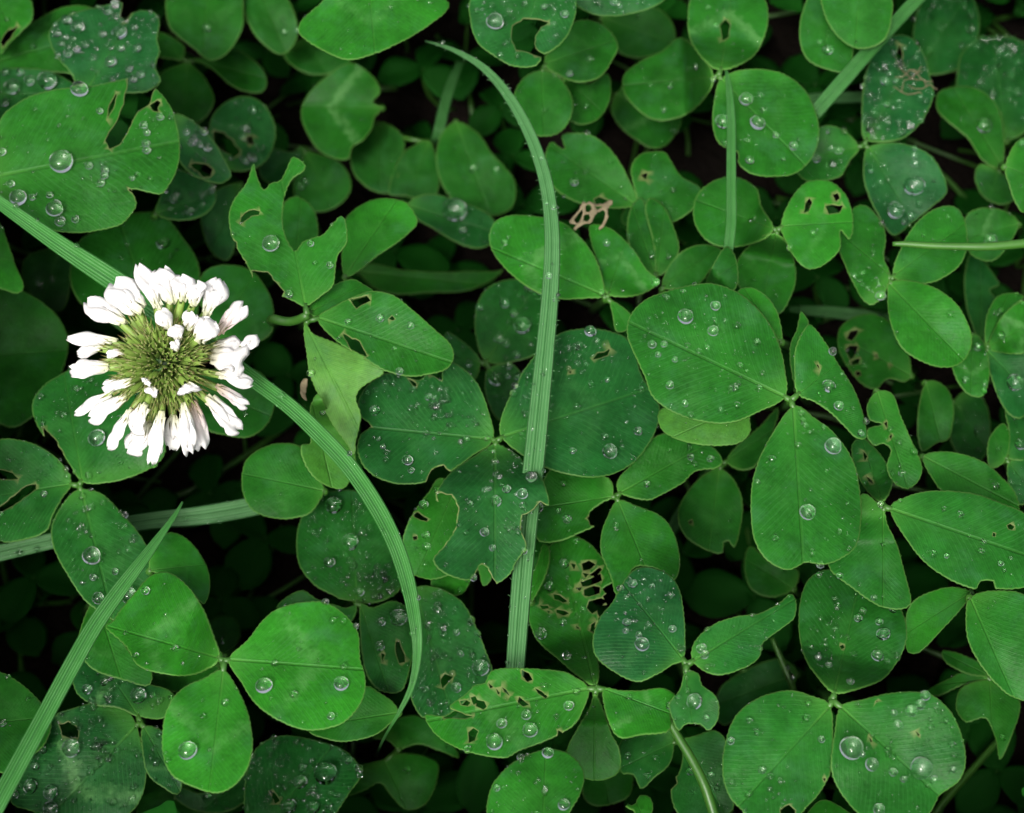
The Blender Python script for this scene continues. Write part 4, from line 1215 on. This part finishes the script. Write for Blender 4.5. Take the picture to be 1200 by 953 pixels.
# unseen leaves added beneath the upper ones to block oblique light
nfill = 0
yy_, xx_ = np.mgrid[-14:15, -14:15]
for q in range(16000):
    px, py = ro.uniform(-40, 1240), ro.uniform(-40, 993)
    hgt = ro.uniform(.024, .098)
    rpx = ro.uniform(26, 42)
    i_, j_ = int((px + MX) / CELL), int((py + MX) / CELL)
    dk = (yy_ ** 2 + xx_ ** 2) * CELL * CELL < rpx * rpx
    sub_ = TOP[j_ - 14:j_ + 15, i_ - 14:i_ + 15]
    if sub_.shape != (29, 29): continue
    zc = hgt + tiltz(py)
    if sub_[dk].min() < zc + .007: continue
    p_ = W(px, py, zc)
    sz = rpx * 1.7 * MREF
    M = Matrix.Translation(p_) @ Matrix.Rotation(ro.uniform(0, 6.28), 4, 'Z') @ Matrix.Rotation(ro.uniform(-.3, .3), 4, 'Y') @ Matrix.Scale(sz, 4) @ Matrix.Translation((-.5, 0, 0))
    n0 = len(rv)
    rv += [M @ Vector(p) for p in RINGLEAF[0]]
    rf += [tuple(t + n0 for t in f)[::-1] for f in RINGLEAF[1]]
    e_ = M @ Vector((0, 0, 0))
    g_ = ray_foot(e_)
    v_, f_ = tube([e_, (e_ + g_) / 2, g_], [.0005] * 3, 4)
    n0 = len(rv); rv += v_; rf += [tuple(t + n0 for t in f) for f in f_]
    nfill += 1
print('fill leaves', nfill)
tag(mesh_obj('clover_sward_and_shade_fill', rv, rf, M_UNDER), 'mass of clover leaves around the plot, with unseen light-blocking leaves added beneath', kind='stuff')

# ------------------------------------------------------------------ the flower head
FC = (192, 427)
rf_ = random.Random(8)
i0, j0 = int((FC[0] + MX) / CELL), int((FC[1] + MX) / CELL)
under = TOP[j0 - 30:j0 + 31, i0 - 30:i0 + 31].max()
FLZ = max(.100, under + .0075)
fc = W(FC[0], FC[1], FLZ)
flower = empty('clover_flower', (fc.x, fc.y, 0))
tag(flower, 'white clover flower head with green centre of faded calyxes', 'flower')
def setcol(o, arr):
    ka = o.data.color_attributes.new('kindcol', 'FLOAT_COLOR', 'POINT')
    ka.data.foreach_set('color', np.array(arr, float).ravel())
def frame(t, up):
    t = t.normalized()
    s_ = t.cross(up)
    if s_.length < 1e-4: s_ = t.cross(Vector((0, 1, 0)))
    s_.normalize()
    return t, s_, s_.cross(t)
def petal_mesh(B, T, w, r, pink, kind):
    """a banner petal folded over the keel, with two side wings: a lobed, crumpled shell"""
    L = (T - B).length
    t, s_, up = frame(T - B, Vector((0, 0, 1)))
    V, F, C = [], [], []
    def shell(u0, u1, wid, arch, hgt, roll, nz, notch, nu=11, nv=8, bend=0.0, side=0.0):
        base = len(V)
        ph = r.uniform(0, 6)
        for i in range(nu + 1):
            a = i / nu
            u = u0 + (u1 - u0) * a
            prof = (0.24 + 0.76 * min(1, a / .6) ** 1.1) * (1 - max(0, (a - .76) / .24) ** 2.2 * .62) * (1 + .10 * math.sin(a * 9 + ph))
            for j in range(nv + 1):
                q = j / nv * 2 - 1
                hw = wid * prof
                y = hw * q * (1 - .12 * nz * math.sin(a * 7 + ph))
                z = hgt * (.3 + .7 * a) + arch * hw * (1 - q * q) + bend * L * a * a
                z += nz * wid * .16 * math.sin(q * 5 + a * 6 + ph) + nz * wid * .10 * math.sin(a * 13 + q * 2.5 + ph * 2)
                x = u - notch * (1 - abs(q)) * max(0, a - .8) * 2 + .05 * math.sin(q * 4 + ph) * max(0, a - .6)
                y2 = y * math.cos(roll) - z * math.sin(roll); z2 = y * math.sin(roll) + z * math.cos(roll)
                V.append(B + t * (x * L) + s_ * (y2 + side * wid) + up * z2)
                g_ = max(0, 1 - u * 2.6)
                C.append((g_ * .8, pink * max(0, 1 - u * 1.2), 0, 1))
        for i in range(nu):
            for j in range(nv):
                k_ = base + i * (nv + 1) + j
                F.append((k_, k_ + nv + 1, k_ + nv + 2, k_ + 1))
    shell(0.0, 1.02, w * .62, .42, w * .10, r.uniform(-.45, .45), 1.25, .16, 14, 12, bend=r.uniform(-.10, .06))
    for sg in (-1, 1):
        shell(0.10, r.uniform(.72, .90), w * .36, .6, -w * .02, sg * r.uniform(.3, .9), 1.1, .0, 10, 8, side=sg * r.uniform(.45, .9))
    shell(0.05, r.uniform(.6, .75), w * .22, 1.2, w * .16, r.uniform(-.2, .2), .5, .0, 8, 6)
    return V, F, C
def calyx_mesh(B, T, rad, r, dark=0.0, teeth=True):
    t, s_, up = frame(T - B, Vector((0, 0, 1)))
    L = (T - B).length
    V, F, C = [], [], []
    n = 8
    prof = [(0, .35), (.15, .7), (.4, 1.0), (.7, .95), (.82, .9)]
    for a, q in prof:
        for k_ in range(n):
            th = 2 * math.pi * k_ / n
            rr = rad * q * (1 + .12 * math.cos(th * 4))
            V.append(B + t * (a * L) + s_ * (math.cos(th) * rr) + up * (math.sin(th) * rr))
            C.append((0.0, dark, 0, 1))
    for i in range(len(prof) - 1):
        for k_ in range(n):
            F.append((i*n + k_, i*n + (k_+1) % n, (i+1)*n + (k_+1) % n, (i+1)*n + k_))
    if teeth:
        b0 = (len(prof) - 1) * n
        for k_ in range(0, n, 2):
            th = 2 * math.pi * (k_ + .5) / n
            fl = r.uniform(.7, 1.7)
            tip = B + t * (L * r.uniform(1.05, 1.3)) + s_ * (math.cos(th) * rad * fl) + up * (math.sin(th) * rad * fl)
            V.append(tip); C.append((1.0, 0, 0, 1))
            mid = B + t * (L * .85) + s_ * (math.cos(th) * rad * .55) + up * (math.sin(th) * rad * .55)
            V.append(mid); C.append((.25, 0, 0, 1))
            F.append((b0 + k_, b0 + (k_+1) % n, len(V) - 2))
            F.append((b0 + (k_+1) % n, len(V) - 1, len(V) - 2))
            F.append((len(V) - 1, b0 + k_, len(V) - 2))
    return V, F, C
def dome(px, py, dz):              # a point on the head
    return W(px, py, FLZ + dz * MM)
core = W(FC[0], FC[1], FLZ - .0015)
for (bx, by, tx, ty, w, zb, zt, pink) in FLORETS:
    b = FZ(bx, by); t_ = FZ(tx, ty)
    B = dome(b[0], b[1], zb); T = dome(t_[0], t_[1], zt)
    wd = w * 260 / 918 * mpp(FLZ)
    small = (T - B).length < .0035
    if small: B = B - Vector((0, 0, .0012))
    V, F, C = petal_mesh(B, T, wd, rf_, pink, 0)
    fo = mesh_obj('floret', V, F, M_PETAL, flower, org=flower.location)
    setcol(fo, C)
    md = fo.modifiers.new('thickness', 'SOLIDIFY'); md.thickness = .00012; md.offset = 0
    # the calyx that holds it points back to the core
    cdir = (core - B)
    A = B + cdir * (.55 if cdir.length > .003 else .8)
    E = B + (T - B).normalized() * min(.0016, (T - B).length * .25)
    V, F, C = calyx_mesh(A, E, max(.00055, wd * .17), rf_)
    co = mesh_obj('calyx', V, F, M_CALYX, fo, org=flower.location)
    setcol(co, C)
# faded florets of the centre: calyxes only, pointing out of the dome
gold = math.pi * (3 - 5 ** .5)
NB = 118
for i in range(NB):
    f = (i + .5) / NB
    rr = 66 * math.sqrt(f) * rf_.uniform(.9, 1.08)
    th = i * gold + rf_.uniform(-.15, .15)
    px = FC[0] - 3 + rr * math.cos(th) * 1.0; py = FC[1] - 1 + rr * math.sin(th) * .98
    h = 6.4 * math.sqrt(max(0.0, 1 - (rr / 80) ** 2)) - 1.0
    T = dome(px, py, h + rf_.uniform(-.8, .5))
    A = core + (T - core) * rf_.uniform(.42, .58)
    V, F, C = calyx_mesh(A, T, rf_.uniform(.00034, .00058), rf_, dark=rf_.random() ** 2 * .8)
    co = mesh_obj('calyx', V, F, M_CALYX, flower, org=flower.location)
    setcol(co, C)
# receptacle and flower stalk
FG = ray_foot(fc)
path = [Vector((fc.x, fc.y, fc.z + .0022)), Vector((fc.x, fc.y, fc.z)), Vector((fc.x, fc.y + .001, fc.z - .004)), fc + (FG - fc) * .12, fc + (FG - fc) * .6, FG]
tv, tf = tube(path, [.0012, .0030, .0026, .0010, .0010, .0011], 12)
so = mesh_obj('flower_stalk', tv, tf, M_STALK, flower, org=flower.location)

# ------------------------------------------------------------------ dry scraps
def scrap(name, label, cat, poly, lv, holes=(), parent=None):
    spec = D(poly, h=list(holes), wv=.25, cu=.8)
    L_ = Leaf(lv, label, [spec], name=name, cat=cat)
    l = L_.lets[0]
    xy, J, I = cells(l.poly)
    L_.z0 = float((TOP[J, I] + .0006 - l.zrel(xy)).max())
    p = W(l.base[0], l.base[1], L_.z0)
    root = empty(name, p)
    o = l.build(root)
    o.name = 'scrap'
    o.data.materials[0] = M_DRY
    tag(root, label, cat)
scrap('dry_leaf_scrap', 'curled brown dry leaf scrap above the bright crescent-marked leaf', 'dead leaf',
      '667,261 671,254 676,249 680,243 683,236 687,238 691,236 697,239 703,239 709,238 714,234 718,235 717,239 713,243 712,248 713,254 710,261 707,266 703,269 702,267 706,262 709,254 709,246 703,247 699,250 696,254 694,259 691,262 687,261 683,263 679,265 674,269 672,268 676,263', 5.5,
      ['672,257 677,251 682,245 684,250 682,256 678,261 674,262', '686,242 689,239 693,240 694,245 690,249 687,248', '697,242 705,241 707,243 700,246', '685,252 690,251 692,256 688,260 684,258'])
scrap('withered_bit', 'tiny withered brown bit hanging left of the pale folded leaflet', 'dead leaf', '353,447 359,443 360,452 358,462 360,470 354,466 352,456', 4.0)
fib = random.Random(21)
froot = None
for q in range(6):
    x0, y0 = fib.uniform(1058, 1090), fib.uniform(85, 118)
    a = fib.uniform(-.9, .9)
    P = []
    for s_ in np.linspace(-1, 1, 7):
        x = x0 + 17 * s_ * math.cos(a) + 3 * math.sin(s_ * 3 + q); y = y0 + 17 * s_ * math.sin(a) + 3 * math.cos(s_ * 4 + q)
        i_, j_ = int((x + MX) / CELL), int((y + MX) / CELL)
        P.append((x, y, TOP[j_, i_]))
    zz = max(p[2] for p in P)
    P = [W(x, y, max(z, zz - .0012) + .0003 + .0004 * abs(math.sin(k_ + q))) for k_, (x, y, z) in enumerate(P)]
    v_, f_ = tube(P, [.00008] * 7, 5)
    tag(mesh_obj('dry_fibre', v_, f_, M_DRY, org=P[3]), 'pale dry fibre stuck on the soaked debris-strewn leaflet', 'fibre', 'dry fibres on the soaked leaflet')

# ------------------------------------------------------------------ water drops
def drop_mesh(hgt, under_, seed, seg=28, rings=18):
    r = random.Random(seed)
    a2, a3, p2, p3 = r.uniform(0, .07), r.uniform(0, .035), r.uniform(0, 6), r.uniform(0, 6)
    V, F = [], []
    for i in range(rings):
        th = under_ * (i + 1) / rings        # from the crown down past the equator
        for k_ in range(seg):
            ph = 2 * math.pi * k_ / seg
            w_ = 1 + (a2 * math.cos(2 * ph + p2) + a3 * math.cos(3 * ph + p3))
            V.append((math.sin(th) * w_ * math.cos(ph), math.sin(th) * w_ * math.sin(ph), (math.cos(th) - math.cos(under_)) * hgt))
    V.append((0, 0, (1 - math.cos(under_)) * hgt)); top = len(V) - 1
    for k_ in range(seg):
        F.append((top, k_, (k_ + 1) % seg))
    for i in range(rings - 1):
        for k_ in range(seg):
            k2 = (k_ + 1) % seg
            F.append((i*seg + k_, (i+1)*seg + k_, (i+1)*seg + k2, i*seg + k2))
    F.append(tuple((rings - 1) * seg + k_ for k_ in range(seg))[::-1])
    return V, F
DM = []
for q in range(8):
    v_, f_ = drop_mesh(.92 if q < 4 else .78, math.radians(150 if q < 4 else 140), 40 + q)
    me = bpy.data.meshes.new('water_drop')
    me.from_pydata(v_, [], f_)
    me.polygons.foreach_set('use_smooth', [True] * len(me.polygons))
    me.materials.append(M_WATER); me.update()
    DM.append(me)
LETS = [l for it in ITEMS if it.kind == 'leaf' for l in it.lets]
BOX = np.array([[*l.poly.min(0), *l.poly.max(0)] for l in LETS])
BLADES = [it for it in ITEMS if it.kind == 'blade']
def top_at(x, y):
    best = (None, -1.0)
    q = np.array([[x, y]])
    for k_ in np.nonzero((BOX[:, 0] <= x) & (BOX[:, 2] >= x) & (BOX[:, 1] <= y) & (BOX[:, 3] >= y))[0]:
        l = LETS[k_]
        if l.keep(q)[0]:
            z = float(l.z(q)[0])
            if z > best[1]: best = (l, z)
    for b in BLADES:
        d = np.hypot(b.c[:, 0] - x, b.c[:, 1] - y)
        i = int(d.argmin())
        if d[i] < b.c[i, 2] * .5:
            z = float(b.zz[i]) + (b.c[i, 2] * .5 * MREF if b.round else 0)
            if z > best[1]: best = (b, z)
    return best
def surf_frame(h, x, y, z):
    if h.__class__ is Leaflet:
        e = 2.0
        q = np.array([[x, y], [x + e, y], [x, y - e]])
        zz = h.z(q)
        P = [W(q[i][0], q[i][1], float(zz[i])) for i in range(3)]
        n_ = (P[1] - P[0]).cross(P[2] - P[0]).normalized()
        if n_.z < .25: n_ = (n_ + Vector((0, 0, .6))).normalized()
        return P[0], n_
    return W(x, y, z), Vector((0, 0, 1))
IDM = -np.ones((GH, GW), int); ZM = np.zeros((GH, GW))
for k_, l in enumerate(LETS):
    xy_, J_, I_ = cells(l.poly)
    kp = l.keep(xy_); xy_, J_, I_ = xy_[kp], J_[kp], I_[kp]
    z_ = l.z(xy_); up_ = z_ > ZM[J_, I_]
    IDM[J_[up_], I_[up_]] = k_; ZM[J_[up_], I_[up_]] = z_[up_]
for b_ in BLADES:
    for i in range(len(b_.c)):
        w2 = max(1, int(b_.c[i, 2] * .5 / CELL))
        i_, j_ = int((b_.c[i, 0] + MX) / CELL), int((b_.c[i, 1] + MX) / CELL)
        if w2 < i_ < GW - w2 and w2 < j_ < GH - w2:
            s2 = (slice(j_ - w2, j_ + w2 + 1), slice(i_ - w2, i_ + w2 + 1))
            m2 = ZM[s2] < b_.zz[i]
            IDM[s2][m2] = -2; ZM[s2][m2] = b_.zz[i]
rd = random.Random(77)
def host_label(h):
    return (h.leaf.label if h.__class__ is Leaflet else h.label)
big = []
for s_ in DROPS.split():
    x, y, r = [float(a) for a in s_.split(',')]
    h, z = top_at(x, y)
    if h is None: continue
    big.append((x, y, r, h, z))
small = []
for li_, l in enumerate(LETS):
    if l.dens <= 0: continue
    nn = int(l.dens * l.area / 10000 * (24.0 * l.dens ** -.25 + 10))
    bx0, by0 = l.poly.min(0); bx1, by1 = l.poly.max(0)
    got = tries = 0
    # the drops gather in patches
    cen = [(rd.uniform(bx0, bx1), rd.uniform(by0, by1)) for _ in range(4)]
    while got < nn and tries < nn * 14:
        tries += 1
        if rd.random() < .5:
            c_ = rd.choice(cen); x, y = rd.gauss(c_[0], 14), rd.gauss(c_[1], 14)
        else:
            x, y = rd.uniform(bx0, bx1), rd.uniform(by0, by1)
        if not (-20 < x < 1220 and -20 < y < 973): continue
        i_, j_ = int((x + MX) / CELL), int((y + MX) / CELL)
        if IDM[j_, i_] != li_:
            if ZM[j_, i_] > 0: got += .4
            continue
        z = float(l.z(np.array([[x, y]]))[0])
        r = min(4.6, (.76 + .06 * max(0, l.dens - 2)) * (1 - rd.random()) ** -.62)
        if any((x - b[0]) ** 2 + (y - b[1]) ** 2 < (r + b[2] + .4) ** 2 for b in big): continue
        small.append((x, y, r, l, z)); got += 1
for b in BLADES:
    if b.dens <= 0: continue
    for q in range(int(b.dens * len(b.c) * 1.1)):
        i = rd.randint(2, len(b.c) - 2)
        t = b.c[i + 1, :2] - b.c[i - 1, :2]; t = t / np.linalg.norm(t)
        p = np.array([-t[1], t[0]]) * rd.choice((-1, 1))
        w_ = b.c[i, 2] * .5 * rd.choice((rd.uniform(.75, .98), rd.uniform(0, 1)))
        x, y = b.c[i, :2] + p * w_
        h, z = top_at(x, y)
        if h is b:
            k_ = w_ / (b.c[i, 2] * .5)
            small.append((x, y, min(3.6, .8 * (1 - rd.random()) ** -.5), b, z + (0 if b.round else b.c[i, 2] * .5 * MREF * b.fold * 1.2 * k_)))
small.sort(key=lambda q: -q[2])
NIND = 296
ind = big + small[:max(0, NIND - len(big))]
rest = small[max(0, NIND - len(big)):]
STOPW = set('and a an the with of in on by its under beside between above below behind over at where to from two three small large long one crossed carrying touching few many round dark pale bright'.split())
SZ = lambda r: 'large' if r >= 8 else ('medium' if r >= 4.5 else 'small')
for (x, y, r, h, z) in ind:
    P, n_ = surf_frame(h, x, y, z)
    q = 0 if r < 7 else (0 if rd.random() < .55 else 4)
    o = bpy.data.objects.new('water_drop', DM[q + rd.randint(0, 3)])
    rm = r * mpp(z)
    Mx = n_.to_track_quat('Z', 'Y').to_matrix().to_4x4()
    o.matrix_world = Matrix.Translation(P + n_ * .00002) @ Mx @ Matrix.Rotation(rd.uniform(0, 6.28), 4, 'Z') @ Matrix.Scale(rm, 4)
    col.objects.link(o)
    lab = SZ(r) + ' water drop on the ' + host_label(h)
    words = lab.split()[:14]
    while words[-1].strip(',') in STOPW: words.pop()
    tag(o, ' '.join(words).strip(','), 'water drop', SZ(r) + ' water drops on the wet leaves')
ico_v, ico_f = drop_mesh(.95, math.radians(140), 3, 7, 5)
ico_v = np.array(ico_v)
vv, ff = [], []
cnt = 0
for (x, y, r, h, z) in rest:
    P, n_ = surf_frame(h, x, y, z)
    rm = r * mpp(z)
    R = np.array(n_.to_track_quat('Z', 'Y').to_matrix())
    st_ = np.array([1 + rd.uniform(-.15, .15), 1 + rd.uniform(-.15, .15), rd.uniform(.8, 1.05)])
    vv.append((ico_v * st_ * rm) @ R.T + np.array(P - n_ * rm * .08))
    ff += [tuple(i + cnt for i in f) for f in ico_f]
    cnt += len(ico_v)
if vv:
    tag(mesh_obj('fine_droplets', np.concatenate(vv), ff, M_WATER), 'fine spray of tiny rain droplets over the leaves', kind='stuff')
print('drops', len(ind), 'fine', len(rest))
